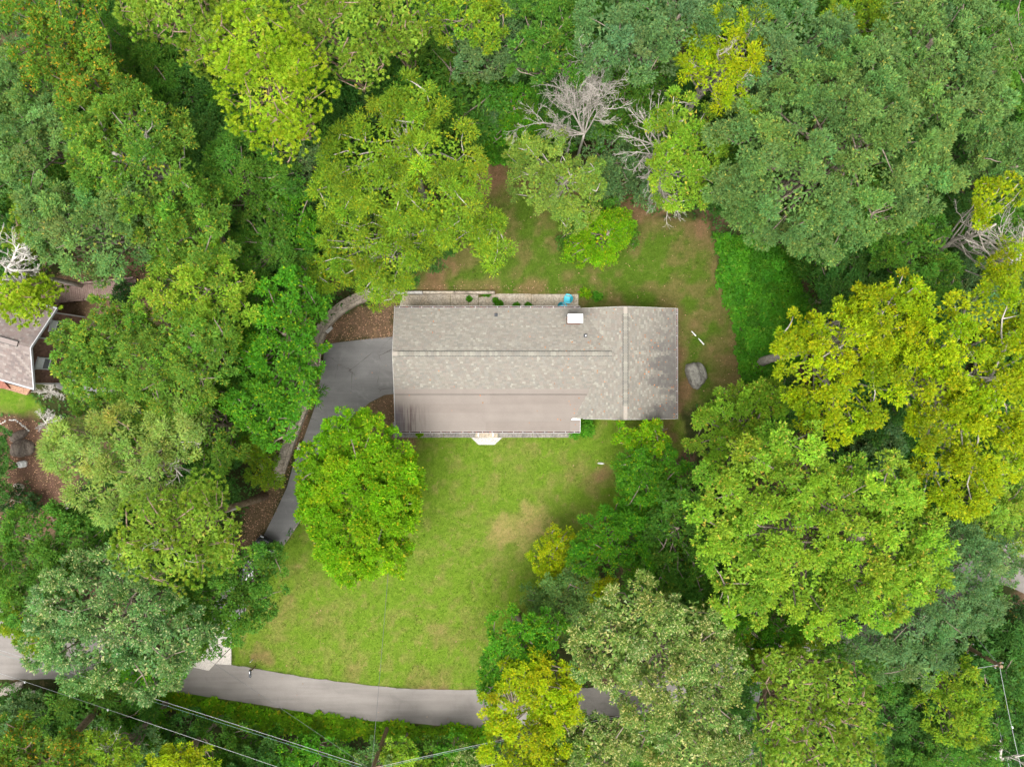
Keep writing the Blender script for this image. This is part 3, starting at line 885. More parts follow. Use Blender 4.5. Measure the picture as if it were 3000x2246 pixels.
e_.prism(ccw([(XW - .026, YS), (XW - .002, YS), (XW - .002, YR - .002), (XW - .026, YR - .002)]), lambda x, y: zS(x, y) - .2, lambda x, y: zS(x, y) + .004)
e_.build("rake_board", "concrete_white", house)

# gutters: white trough, dark sludge inside, strap hangers across
def gutter(a, b, z, out):
    a = np.array(a, float); b = np.array(b, float); out = np.array(out, float)
    L = np.linalg.norm(b - a); d = (b - a) / L; rz = math.atan2(d[1], d[0]); c = (a + b) / 2
    gmb = MB()
    for o_, w_, z0, z1 in ((0.008, 0.012, -.11, 0.0), (0.128, 0.016, -.11, 0.01), (0.066, 0.10, -.115, -.10)):
        q_ = c + out * o_
        gmb.box((q_[0], q_[1], z + (z0 + z1) / 2), (L, w_, z1 - z0), rz)
    for e2 in (a + d * .006, b - d * .006):
        q_ = e2 + out * 0.066
        gmb.box((q_[0], q_[1], z - .055), (0.012, 0.104, .105), rz)
    go = gmb.build("gutter", "white_metal", house)
    q_ = c + out * 0.066
    MB().box((q_[0], q_[1], z - .07), (L - .03, 0.10, .05), rz).build("leaf_sludge", "gutter_dirt", go)
    n = int(L / 0.8)
    rg = np.random.default_rng(int(L * 10))
    for i in range(n):
        t_ = (i + 0.5 + rg.uniform(-.1, .1)) * L / n
        q_ = a + d * t_ + out * 0.066
        MB().box((q_[0], q_[1], z + .004), (0.03, 0.13, .008), rz).build("hanger", "white_metal", go)
    # dead leaves caught in it
    k = int(L * 5)
    leaf_scatter("caught_leaves", np.column_stack([a[0] + d[0] * rg.uniform(0, L, k), a[1] + d[1] * rg.uniform(0, L, k)]) + out * rg.uniform(0.0, 0.1, (k, 1)), np.full(k, z - .03), 0.09, go, rg, lin((165, 95, 70)) * .5)

def leaf_scatter(name, xy, z, size, parent, rng, base, mat="dry_leaf", var=0.3, tilt=0.35, label=None):
    n = len(xy)
    th = rng.uniform(0, 2 * math.pi, n); s1 = size * rng.uniform(.6, 1.3, n); s2 = s1 * rng.uniform(.45, .75, n)
    u = np.stack([np.cos(th), np.sin(th), rng.normal(0, tilt, n)], -1)
    v = np.stack([-np.sin(th), np.cos(th), rng.normal(0, tilt, n)], -1)
    c = np.column_stack([xy, z])
    V = np.stack([c - u * s1[:, None] / 2, c + v * s2[:, None] / 2, c + u * s1[:, None] / 2, c - v * s2[:, None] / 2], 1)
    V[..., 2] = np.maximum(V[..., 2], (z[:, None] - 0.01))
    cols = np.asarray(base) * rng.uniform(1 - var, 1 + var, (n, 1)) * rng.uniform(.92, 1.08, (n, 3))
    o = mesh_np(name, V.reshape(-1, 3), np.arange(n * 4), np.arange(n) * 4, np.full(n, 4), mat, parent, pig=cols)
    return tag(o, kind="stuff")

gutter((XW - .02, YN + .003), (XV0 - .05, YN + .003), zN(0, YN) + .0, (0, 1))
gutter((XW - .02, YP - .003), (5.31, YP - .003), zM(0, YP) + .0, (0, -1))
gutter((XE + .003, YCS), (XE + .003, YCN), zE(XE, 0), (1, 0))

# chimney with a white sheet-metal cover, and two plumbing vents
cz_ = 5.0
a = F(1663.5, 919.5, cz_ + .1); b = F(1708, 946, cz_ + .1)
cx, cy = (a[0] + b[0]) / 2, (a[1] + b[1]) / 2
ch = empty("chimney_root", (cx, cy, 2.7)); bpy.data.objects.remove(ch)
chm = MB().box((cx, cy, 3.75), (b[0] - a[0] - .12, a[1] - b[1] - .12, 2.5)).build("chimney", "brick", house)
MB().bbox((cx, cy, cz_ + .07), (b[0] - a[0], a[1] - b[1], .10), .012).build("chimney_cap", "cap_metal", chm)
MB().box((a[0] - .04, a[1] - .10, cz_ - .1), (.16, .07, .1)).build("cap_bracket", "dark_metal", chm)
for (x, y, top_m) in ((1453, 922, "dark_metal"), (1714.5, 984, "white_metal")):
    q_ = F(x, y, 3.4)
    zr = zN(q_[0], q_[1])
    vp = MB()
    vp.box((q_[0], q_[1] + .02, zr + .02), (.26, .26, .03))
    th = np.linspace(0, 2 * math.pi, 12, endpoint=False)
    vp.tube([(q_[0], q_[1], zr), (q_[0], q_[1], zr + .12)], [.12, .085], 12)
    vo_ = vp.build("vent_boot", "dark_metal", RN)
    MB().tube([(q_[0], q_[1], zr), (q_[0], q_[1], zr + .38)], [.055, .055], 12).build("vent_pipe", top_m, vo_)
# dead leaves that lie on the roof
rg = np.random.default_rng(21)
pts = np.array([(1980 - 400 * rg.beta(1, 2.2), rg.uniform(905, 1222)) for _ in range(130)] + [(rg.uniform(1640, 1720), rg.uniform(1020, 1260)) for _ in range(25)] + [(rg.uniform(1160, 1640), rg.uniform(905, 1255)) for _ in range(22)])
q_ = np.array([F(x, y, 3.2)[:2] for x, y in pts])
def zroof(x, y):
    zs_ = []
    if x > XC: return zE(x, y)
    if y < YS: return max(zM(x, y), zW(x, y) if y > YCS else -9)
    return max(min(zN(x, y), zS(x, y)), zW(x, y))
ok = np.array([YP < y < YCN and XW < x < XE and not (x > 5.2 and y < YCS) for x, y in q_])
q_ = q_[ok]
leaf_scatter("fallen_leaves", q_, np.array([zroof(x, y) + .03 for x, y in q_]), 0.12, RN, rg, lin((200, 130, 85)) * .55)

# ------------------------------------------------------------------ the neighbour's house
ZB = 0.5
cNE = F(163, 905, 4.6)[:2]; cSE = F(97, 1137, 4.6)[:2]; apx = F(91, 1015, 6.2)[:2]
gd = (cNE - cSE); GL = np.linalg.norm(gd); gd /= GL
rd = np.array([-gd[1], gd[0]])               # along the ridge, away to the west
mid = (cNE + cSE) / 2
def nb(u, v):                                 # u: back from the gable, v: along the gable from its middle
    return tuple(mid + rd * u + gd * v)
HW = GL / 2
nPit = 1.6 / HW
def uv(x, y):
    p_ = np.array([x, y]) - mid
    return float(p_ @ rd), float(p_ @ gd)
def zNB(x, y): return 6.2 - nPit * abs(uv(x, y)[1])
nh = empty("neighbour_house", (*nb(4, 0), ZB), "brown shingle-sided house with mauve-grey roof beside the mulch bed", "house")
UL = 13.0
for s_ in (1, -1):
    nm_w = MB().prism(ccw([nb(.3, s_ * .001), nb(UL - .3, s_ * .001), nb(UL - .3, s_ * (HW - .35)), nb(.3, s_ * (HW - .35))]), ZB - .1, lambda x, y: zNB(x, y) - .17).build("wall", "wood_red", nh)
    dk = MB().prism(ccw([nb(0, 0), nb(UL, 0), nb(UL, s_ * HW), nb(0, s_ * HW)]), lambda x, y: zNB(x, y) - .15, lambda x, y: zNB(x, y) - .004).build("roof", "vent_edge", nh)
    T2 = 0.9 * np.array([(0.175, 0.142, 0.13), (0.20, 0.165, 0.15), (0.245, 0.212, 0.19), (0.155, 0.128, 0.12), (0.185, 0.145, 0.132), (0.22, 0.185, 0.168), (0.17, 0.145, 0.135), (0.195, 0.16, 0.148)])
    shingles("shingle_field", [nb(0, 0), nb(UL, 0), nb(UL, s_ * HW), nb(0, s_ * HW)], zNB, tuple(-gd * s_), dk, tones=T2, seed=30 + s_, pitch=nPit, expo=0.19)
    # rake trim
    rk = MB().prism(ccw([nb(-.07, 0), nb(-.002, 0), nb(-.002, s_ * HW), nb(-.07, s_ * HW)]), lambda x, y: zNB(x, y) - .2, lambda x, y: zNB(x, y) + .02).build("rake_trim", "trim_grey", nh)
    ev = MB().prism(ccw([nb(-.07, s_ * (HW + .002)), nb(UL, s_ * (HW + .002)), nb(UL, s_ * (HW + .13)), nb(-.07, s_ * (HW + .13))]), 4.44, 4.57).build("gutter", "grey_metal", nh)
# siding shingles on the gable wall that the drone sees
V = []; Q = []; C = []
rg = np.random.default_rng(5)
zc_ = ZB
while zc_ < 6.0:
    v_ = -(HW - .35) + rg.uniform(-.15, 0)
    while v_ < HW - .35:
        w_ = rg.uniform(.11, .2)
        a_, b_ = max(v_, -(HW - .35)), min(v_ + w_ - .006, HW - .35)
        z1 = min(zc_ + .19, 6.2 - nPit * max(abs(a_), abs(b_)) - .17)
        if b_ > a_ and z1 > zc_ + .03:
            k = len(V); o_ = rg.uniform(.0, .008)
            for vv, zz, uu in ((a_, zc_, .27 - o_), (b_, zc_, .27 - o_), (b_, z1, .291), (a_, z1, .291)):
                p_ = nb(uu, vv); V.append((p_[0], p_[1], zz))
            Q.append((k, k + 1, k + 2, k + 3)); C.append(np.array([.155, .09, .068]) * rg.uniform(.7, 1.3))
        v_ += w_
    zc_ += .19
Q = np.array(Q)
tag(mesh_np("siding_shingles", np.array(V), Q.ravel(), np.arange(len(Q)) * 4, np.full(len(Q), 4), "shingle_wall", nh, pig=np.array(C)), kind="stuff")
rzg = math.atan2(gd[1], gd[0])
def nwin(v, z, wd, ht):
    p_ = nb(.24, v)
    fr = MB()
    for (dx, dz, w_, h_) in ((0, ht / 2, wd + .16, .10), (0, -ht / 2, wd + .16, .10), (-wd / 2, 0, .09, ht), (wd / 2, 0, .09, ht), (0, 0, wd, .05)):
        fr.box((p_[0] + gd[0] * dx, p_[1] + gd[1] * dx, z + dz), (w_, .09, h_), rzg)
    f_ = fr.build("window", "trim_grey", nh)
    MB().box((p_[0], p_[1], z + ht / 4), (wd - .05, .03, ht / 2 - .05), rzg).build("pane", "pane_blind", f_)
    MB().box((p_[0], p_[1], z - ht / 4), (wd - .05, .03, ht / 2 - .05), rzg).build("pane", "glass", f_)
nwin(-1.2, 3.9, .85, 1.5)
nwin(1.75, 3.6, .8, 1.4)
for v_ in (HW - .3, .75, -(HW - .3)):
    p_ = nb(.21, v_)
    zt = 6.2 - nPit * abs(v_) - .3
    MB().box((p_[0], p_[1], (ZB + zt) / 2), (.09, .08, zt - ZB), rzg).build("downspout", "trim_grey", nh)
# ridge vent and one roof vent
rv = MB()
for u0 in (0.9,):
    p0, p1 = nb(u0, 0), nb(UL - .5, 0)
    c_ = ((p0[0] + p1[0]) / 2, (p0[1] + p1[1]) / 2, 6.22)
    rv.box(c_, (UL - .5 - u0, .42, .05), math.atan2(rd[1], rd[0]))
rvo = rv.build("ridge_slot", "vent_edge", nh)
c2 = MB().box((c_[0], c_[1], 6.262), (UL - .5 - 0.9, .34, .03), math.atan2(rd[1], rd[0])).build("ridge_cap", "shingle", rvo)
a_ = c2.data.attributes.new("pigment", 'FLOAT_COLOR', 'FACE'); a_.data.foreach_set("color", np.tile([.21, .175, .16, 1], 6).astype(np.float32))
q_ = F(65, 957, 5.4)
MB().tube([(q_[0], q_[1], zNB(q_[0], q_[1]) - .05), (q_[0], q_[1], zNB(q_[0], q_[1]) + .28)], [.11, .09], 10).build("roof_vent", "dark_metal", nh)
# tan patio along its south side
tp_ = empty("tan_terrace", (*nb(4, -HW - 1), .5)); tag(tp_, kind="structure")
MB().prism(ccw(FP([(-60, 1100), (0, 1118), (90, 1140), (84, 1152), (78, 1157), (20, 1140), (-60, 1120)], .5)), .3, .57).build("slab", "patio_tan", tp_)
MB().prism(ccw(FP([(-60, 1080), (6, 1108), (32, 1138), (0, 1138), (-60, 1130)], .6)), .3, .75).build("plank_edge", "wood_red", tp_)

# ------------------------------------------------------------------ wooden boardwalk in the neighbour's garden
zd = 1.15
bw = empty("boardwalk", (*F(265, 852, .5)[:2], .5), "raised wooden boardwalk with plank deck and side rails near the brown house", "boardwalk")
A0, A1 = F(148, 865, zd), F(400, 838, zd)
dw = (A1 - A0)[:2]; LW = np.linalg.norm(dw); dw /= LW; nw = np.array([-dw[1], dw[0]])
rzb = math.atan2(dw[1], dw[0])
npk = int(LW / 0.165)
rg = np.random.default_rng(3)
pm = None
for i in range(npk):
    c_ = A0[:2] + dw * (i + .5) * LW / npk
    w_ = LW / npk - .012
    o = MB().box((0, 0, 0), (w_, 1.12 + rg.uniform(-.03, .03), .04)).build("plank", "wood_deck", bw, local=True) if pm is None or i % 6 == 0 else None
    if o is None:
        o = pm.copy(); COL.objects.link(o); ORG[o] = ORG[bw]
    else: pm = o
    o.location = (c_[0] - ORG[bw][0], c_[1] - ORG[bw][1], zd + rg.uniform(-.006, .006) - .5)
    o.rotation_euler = (0, 0, rzb + rg.uniform(-.006, .006))
for s_ in (-1, 1):
    c_ = (A0[:2] + A1[:2]) / 2 + nw * s_ * .64
    MB().box((c_[0], c_[1], zd + (.35 if s_ > 0 else .12)), (LW, .13, .06), rzb).build("rail", "wood_deck", bw)
    MB().box((c_[0], c_[1], zd - .10), (LW, .06, .16), rzb).build("beam", "wood_deck", bw)
    for i in range(6):
        p_ = A0[:2] + dw * LW * (i + .3) / 6 + nw * s_ * .64
        MB().box((p_[0], p_[1], (zd + .3 + .4) / 2), (.1, .1, zd + .22 - .4), rzb).build("post", "wood_deck", bw)

# ------------------------------------------------------------------ teal garden chairs
def chair(loc, rz, label):
    r = empty("garden_chair", loc, label, "chair", "teal plastic chairs on the patio", rz)
    # local: seat faces -x
    rows = []
    n = 9
    for (x, z, w_, dip) in ((-.33, .30, .40, .0), (-.31, .355, .42, .01), (-.1, .345, .42, .02), (.1, .325, .41, .02), (.17, .34, .40, .02)):
        rows.append([(x, -w_ / 2 + w_ * j / (n - 1), z - dip * math.sin(math.pi * j / (n - 1))) for j in range(n)])
    def sheet(rows, th, nm, mt="plastic_teal"):
        R = np.array(rows); k, n_ = R.shape[:2]
        lo = R - np.array([0, 0, th])
        V = np.concatenate([R.reshape(-1, 3), lo.reshape(-1, 3)])
        m_ = MB(); fs = []
        N = k * n_
        for i in range(k - 1):
            for j in range(n_ - 1):
                a = i * n_ + j
                fs.append([a, a + n_, a + n_ + 1, a + 1]); fs.append([N + a, N + a + 1, N + a + n_ + 1, N + a + n_])
        for j in range(n_ - 1):
            fs.append([j, j + 1, N + j + 1, N + j]); a = (k - 1) * n_ + j; fs.append([a + 1, a, N + a, N + a + 1])
        for i in range(k - 1):
            a = i * n_; fs.append([a + n_, a, N + a, N + a + n_]); b = a + n_ - 1; fs.append([b, b + n_, N + b + n_, N + b])
        return m_.add(V, fs).build(nm, mt, r, smooth=False, local=True)
    seat = sheet(rows, .018, "seat")
    for k in range(5):
        MB().box((-.2 + .075 * k, 0, .352 - .004 * k), (.028, .3, .006)).build("seat_slot", "plastic_teal", seat, local=True)
    rows = []
    for t_ in np.linspace(0, 1, 6):
        wd = .44 + .05 * math.sin(math.pi * t_) - .10 * max(0, t_ - .6) / .4
        rows.append([(.17 + .17 * t_ + .03 * (1 - (2 * j / (n - 1) - 1) ** 2), -wd / 2 + wd * j / (n - 1), .33 + (.52 - .10 * (2 * j / (n - 1) - 1) ** 2 * t_) * t_) for j in range(n)])
    R = np.array(rows); sheet(np.array(rows), .02, "backrest")
    for s_ in (-1, 1):
        rows = []
        for t_ in np.linspace(0, 1, 7):
            x = -.27 + .50 * t_
            yc = s_ * (.285 + .035 * math.sin(math.pi * t_))
            hw = .052 + .014 * math.sin(math.pi * t_) - .018 * t_
            rows.append([(x, yc - hw, .555 + .02 * t_), (x, yc, .565 + .02 * t_), (x, yc + hw, .555 + .02 * t_)])
        sheet(rows, .022, "armrest")
        for (x0, x1, zt) in ((-.25, -.29, .555), (.14, .24, .56)):
            MB().tube([(x0, s_ * .27, zt), (x0 * .98, s_ * .265, .3), (x1, s_ * .275, .0)], [.03, .032, .024], 6).build("leg", "plastic_teal", r, local=True)
    return r
q_ = F(1664, 876, .35)
chair((q_[0], q_[1], .078), math.radians(-12), "teal plastic chair standing clear of the eave on the back patio")
q_ = F(1647, 899, .4)
chair((q_[0] - .02, q_[1], .078), math.radians(-12 + 145), "teal plastic chair half hidden under the eave")

# ------------------------------------------------------------------ boulders and stones
def stone(name, px, py, w_, l_, h_, rz, mat, label, cat="boulder", seed=0, group=None, outline=None, z=None, det=4):
    import bmesh
    bm = bmesh.new()
    bmesh.ops.create_icosphere(bm, subdivisions=det, radius=1)
    r = np.random.default_rng(seed)
    ph = r.uniform(0, 50)
    for v in bm.verts:
        p_ = np.array(v.co)
        th = math.atan2(p_[1], p_[0])
        rr = 1.0
        if outline: rr = float(np.interp((th % (2 * math.pi)), np.linspace(0, 2 * math.pi, len(outline) + 1), list(outline) + [outline[0]]))
        # flattened faces and layered ridges
        q2 = np.sign(p_) * np.abs(p_) ** 0.86
        nse = float(fbm(p_[0] * 2.2 + ph, p_[1] * 2.2 + p_[2] * 1.8, 4)) - .5
        lay = 0.05 * math.sin(7 * (p_[0] + .35 * p_[1] + .6 * nse))
        v.co = ((q2[0] * rr * (1 + .35 * nse) + lay * .4) * w_ / 2, q2[1] * rr * (1 + .3 * nse) * l_ / 2, (q2[2] * (1 + .4 * nse) + lay) * h_)
    me = bpy.data.meshes.new(name); bm.to_mesh(me); bm.free()
    me.materials.append(MATS[mat])
    o = bpy.data.objects.new(name, me); COL.objects.link(o)
    q_ = F(px, py, h_ * .4)
    o.location = (q_[0], q_[1], (gz(q_[0], q_[1]) if z is None else z) - h_ * .15); o.rotation_euler = (0, 0, rz)
    ORG[o] = np.zeros(3)
    return tag(o, label, cat, group)
stone("boulder", 2041, 1099, 1.65, 2.35, .85, math.radians(16), "rock_grey", "large grey layered boulder standing on the back lawn beside the house", seed=4, outline=[1.0, 1.02, 1.0, .95, .98, 1.0, .85, .92, 1.05, .95, .85, .95])
stone("boulder", 59, 1314, 2.0, 1.45, .6, .05, "rock_dark", "broad dark brown boulder lying in the mulch bed", seed=8)
stone("boulder", 52, 1276, 1.6, .75, .4, .45, "rock_dark", "narrow dark boulder tucked behind the broad one in the mulch", seed=9)
stone("boulder", 61, 1360, .95, .6, .35, .2, "rock_white", "smooth whitish stone lying in the brown mulch", "stone", seed=10)
stone("boulder", 54, 1424, .9, .45, .25, -.2, "rock_pale", "flat pale stone beside dark shrubs in the mulch", "stone", seed=11)
arc = [(10, 240), (50, 220), (85, 197), (165, 175), (195, 180), (235, 176), (270, 178), (300, 203), (350, 235), (375, 268), (402, 282), (435, 302), (460, 332), (490, 358)]
for i, (x, y) in enumerate(arc):
    stone("edging_stone", x / 5.915, 1200 + y / 5.915, (.15 + .035 * (i % 3)), .12, .09, i * .7, "rock_white", "small white edging stone in the arc around the mulch bed", "stone", seed=20 + i, group="white stones edging the mulch bed", det=2)
stone("rock_outcrop", 25, 2020, 2.4, .8, .5, .35, "rock_pale", "pale layered rock ledge breaking out of the roadside bank", "rock", seed=41)
stone("rock_outcrop", 85, 2035, 1.2, .6, .35, .2, "rock_pale", "smaller pale ledge rock among red-leaved weeds on the bank", "rock", seed=42)
for i, (x, y, w_, l_, lab) in enumerate(((262, 2035, 1.2, .8, "broad brown rock by the roadside trunk, nearest the red-leaved shrub"), (305, 2027, .8, .7, "rounded brown rock touching the pine trunk foot"), (352, 2045, .9, 1.2, "tall brown rock by the roadside trunk, beside the bright shrub"), (350, 2072, 1.1, .7, "low tan rock below the tall brown rock"))):
    stone("bank_rock", x, y, w_, l_, .45, .3 * i, "rock_brown", lab, "rock", seed=50 + i)

# white pipe pieces in the grass
for (a_, b_, lab) in (((2026, 970), (2039, 984), "short white pipe piece half sunk in the back lawn"), ((2046, 991), (2062.5, 1009), "longer white pipe piece lying in the back lawn near the boulder")):
    p0, p1 = F(*a_, .05), F(*b_, .07)
    th = MB(); th.tube([p0, (p0 + p1) / 2, p1], [.03, .05, .055], 8)
    tag(th.build("drain_pipe", "plastic_white"), lab, "pipe", "white pipe pieces in the lawn")
# a bare white rock flake by the front trees
stone("flat_stone", 1760, 1357, .55, .16, .05, -.1, "rock_white", "thin whitish stone lying on the bare patch of front lawn", "stone", seed=60, det=2)

# ------------------------------------------------------------------ mailbox at the road edge
q_ = F(748, 1950, .0)
mb_ = empty("mailbox", (q_[0], q_[1], .0), "small metal mailbox on a post at the road edge", "mailbox")
MB().tube([(0, 0, -.05), (0, 0, 1.08)], [.05, .05], 8).build("post", "wood_pole", mb_, local=True)
MB().box((0, -.12, 1.06), (.1, .62, .05)).build("arm", "wood_pole", mb_, local=True)
th = np.linspace(0, math.pi, 9)
prof = [(-.085, 1.09), (-.085, 1.2)] + [(-.085 * math.cos(a), 1.2 + .085 * math.sin(a)) for a in th[1:-1]] + [(.085, 1.2), (.085, 1.09)]
n = len(prof)
Vb = [(x, -.42, z) for x, z in prof] + [(x, .12, z) for x, z in prof]
mbx = MB().add(Vb, [list(range(n)), list(range(n, 2 * n))[::-1]] + [[i, n + i, n + (i + 1) % n, (i + 1) % n] for i in range(n)]).build("box", "dark_metal", mb_, local=True)
MB().box((0, -.02, 1.287), (.05, .16, .012)).build("lid_strip", "cap_metal", mbx, local=True)
MB().box((.095, -.28, 1.25), (.012, .04, .16)).build("flag", "grey_metal", mbx, local=True)
q_ = F(740, 1931, 0)
mk = MB().tube([(q_[0], q_[1], -.05), (q_[0], q_[1], .55)], [.035, .03], 8)
tag(mk.build("marker_stake", "plastic_white"), "thin white marker stake in the grass behind the mailbox", "stake")

# ------------------------------------------------------------------ black car on the drive, under the oak
def car(loc, rz):
    r = empty("parked_car", loc, "black car parked on the drive beneath the oak, only its front showing", "car", None, rz)
    # local: nose towards +x. cross-sections along the length
    secs = [(-2.3, .45, .62, .78, .80), (-2.15, .28, .86, .98, .88), (-1.5, .22, .88, 1.02, .92), (-.6, .2, .9, 1.0, .93), (.6, .2, .9, .98, .93), (1.4, .22, .88, .92, .92), (2.0, .28, .84, .82, .86), (2.28, .42, .6, .66, .72)]
    V = []; fs = []
    for (x, zb, zs, zt, hw) in secs:
        V += [(x, -hw * .92, zb), (x, -hw, (zb + zs) / 2), (x, -hw * .97, zs), (x, -hw * .72, zt), (x, 0, zt + .03), (x, hw * .72, zt), (x, hw * .97, zs), (x, hw, (zb + zs) / 2), (x, hw * .92, zb)]
    k = 9
    for i in range(len(secs) - 1):
        for j in range(k):
            fs.append([i * k + j, (i + 1) * k + j, (i + 1) * k + (j + 1) % k, i * k + (j + 1) % k])
    fs.append(list(range(k))); fs.append([(len(secs) - 1) * k + j for j in range(k)][::-1])
    MB().add(V, fs).build("body", "car_paint", r, smooth=True, local=True)
    # cabin
    cs = [(-1.95, 1.0, .6), (-1.3, 1.42, .56), (-.3, 1.48, .57), (.25, 1.43, .56), (1.0, 1.0, .66)]
    V = []; fs = []
    for (x, zt, hw) in cs:
        V += [(x, -.80, .97), (x, -hw, zt), (x, 0, zt + .03), (x, hw, zt), (x, .80, .97)]
    for i in range(len(cs) - 1):
        for j in range(4): fs.append([i * 5 + j, (i + 1) * 5 + j, (i + 1) * 5 + j + 1, i * 5 + j + 1])
    MB().add(V, fs).build("cabin", "car_paint", r, smooth=False, local=True)
    def pane(pts, nm):
        P_ = np.array(pts, float); nrm = np.cross(P_[1] - P_[0], P_[2] - P_[0]); nrm /= np.linalg.norm(nrm)
        MB().add(np.concatenate([P_, P_ + nrm * .012]), [[0, 1, 2, 3][::-1], [4, 5, 6, 7], [0, 1, 5, 4], [1, 2, 6, 5], [2, 3, 7, 6], [3, 0, 4, 7]]).build(nm, "glass", r, local=True)
    pane([(.95, -.58, 1.045), (.95, .58, 1.045), (.30, .50, 1.435), (.30, -.50, 1.435)], "windshield")
    pane([(-1.9, .55, 1.04), (-1.9, -.55, 1.04), (-1.35, -.5, 1.41), (-1.35, .5, 1.41)], "rear_window")
    for s_ in (-1, 1):
        a = [(.62, s_ * .782, 1.03), (-.35, s_ * .782, 1.03), (-.33, s_ * .62, 1.40), (.2, s_ * .60, 1.38)]
        b = [(-.42, s_ * .782, 1.03), (-1.5, s_ * .782, 1.03), (-1.25, s_ * .6, 1.36), (-.4, s_ * .62, 1.40)]
        pane(a if s_ < 0 else a[::-1], "side_window"); pane(b if s_ < 0 else b[::-1], "side_window")
        MB().bbox((.75, s_ * .98, 1.0), (.12, .2, .14), .03).build("mirror", "car_paint", r, local=True)
        MB().bbox((2.12, s_ * .62, .68), (.22, .32, .12), .03).build("headlight", "lamp_glass", r, local=True)
        MB().bbox((-2.2, s_ * .66, .82), (.12, .3, .14), .03).build("taillight", "tail_glass", r, local=True)
        for x in (-1.4, 1.38):
            wl = MB().tube([(x, s_ * .72, .33), (x, s_ * .76, .33), (x, s_ * .90, .33), (x, s_ * .935, .33)], [.30, .33, .33, .30], 20).build("wheel", "rubber", r, local=True)
            MB().tube([(x, s_ * .90, .33), (x, s_ * .942, .33)], [.2, .2], 14).build("rim", "grey_metal", wl, local=True)
    return r
q_ = F(752, 1650, .6)
car((q_[0], q_[1], .03), math.radians(62))

# ------------------------------------------------------------------ utility poles and lines
def pole(base, ztop, label, arms):
    r = empty("utility_pole", (base[0], base[1], 0), label, "utility pole")
    MB().tube([(base[0], base[1], -.3), (base[0], base[1], ztop * .5), (base[0], base[1], ztop)], [.17, .15, .12], 12).build("post", "wood_pole", r)
    for (z, half, ang) in arms:
        d = np.array([math.cos(ang), math.sin(ang)])
        ar = MB().box((base[0], base[1], z), (2 * half, .09, .11), ang).build("crossarm", "wood_pole", r)
        for s_ in (-1, 1):
            p_ = np.array(base) + d * half * s_ * .95
            MB().tube([(p_[0], p_[1], z + .04), (p_[0], p_[1], z + .10), (p_[0], p_[1], z + .14), (p_[0], p_[1], z + .2)], [.02, .04, .04, .02], 8).build("insulator", "trim_grey", ar)
    return r
PB = F(1135, 2130)[:2]
pole(PB, 9.6, "wooden utility pole rising from shrubs below the road", [(6.0, .72, math.radians(10)), (9.2, .9, math.radians(10))])
PR = F(2694, 1813)[:2]
pole(PR, 9.7, "wooden utility pole beside the dark evergreen bank", [(6.3, .4, math.radians(60)), (9.3, .32, math.radians(35))])
def wire(name, a, b, sag, rad, mat, label, markers=()):
    a, b = np.array(a, float), np.array(b, float)
    n = 28
    t_ = np.linspace(0, 1, n)
    P = a + (b - a) * t_[:, None]; P[:, 2] -= sag * 4 * t_ * (1 - t_)
    o = MB().tube(P, np.full(n, rad), 6).build(name, mat)
    tag(o, label, "power line")
    for m_ in markers:
        i = np.argmin(np.abs(t_ - m_)); p_ = P[i]
        MB().box((p_[0], p_[1], p_[2] + .06), (.05, .14, .12), .4).build("line_marker", "cap_metal", o)
    return o
W = wire
W("power_line", F(1061, 2240, 6.1), F(-600, 1718, 6.1), .15, .014, "cable", "thick pale cable from the shrub-hidden pole along the road past the pale oak")
W("power_line", F(1057, 2247, 5.7), F(-600, 1733, 5.7), .2, .008, "cable_teal", "thin teal cable hung under the thick pale cable along the road")
W("power_line", (PB[0] - .5, PB[1], 9.4), F(-600, 1776, 9.4), .2, .012, "cable", "thin pale wire carrying small white markers above the roadside bank", (.44, .58, .73, .88))
W("power_line", (PB[0], PB[1], 6.6), F(1169, 1262, 2.95), .35, .014, "cable_dark", "service wire crossing the front lawn to the house")
W("power_line", (PB[0], PB[1], 6.4), F(-300, 1353, 5.6), .5, .012, "cable_dark", "thin dark wire slanting over the road from the shrub pole")
W("power_line", F(1114, 2244, 6.1), F(2875, 1915, 6.3), .9, .014, "cable", "thick pale cable strung between the two utility poles")
W("power_line", F(1112, 2249, 5.7), F(2880, 1920, 5.9), .9, .008, "cable_teal", "thin teal cable under the thick cable between the two poles")
W("power_line", (PB[0] + .5, PB[1], 9.4), F(2926, 1946, 9.5), .9, .014, "cable", "single thin wire strung between the tops of the two poles", (.14,))
W("power_line", F(2928, 1947, 9.5), F(3030, 2400, 9.5), .2, .014, "cable", "thin wire with one marker leaving the top of the evergreen-bank pole", (.42,))
W("power_line", F(2875, 1915, 6.3), F(2995, 2380, 6.3), .2, .014, "cable", "thick cable leaving the evergreen-bank pole below its top, away from the road")
W("power_line", F(2884, 1921, 6.0), F(2998, 2360, 6.0), .3, .014, "cable_teal", "thin teal cable leaving the evergreen-bank pole beside the thick cable")
W("power_line", F(2920, 1938, 9.3), F(2690, 1655, 5.0), .1, .016, "cable_dark", "slack dark wire dropping from the evergreen-bank pole into the trees")

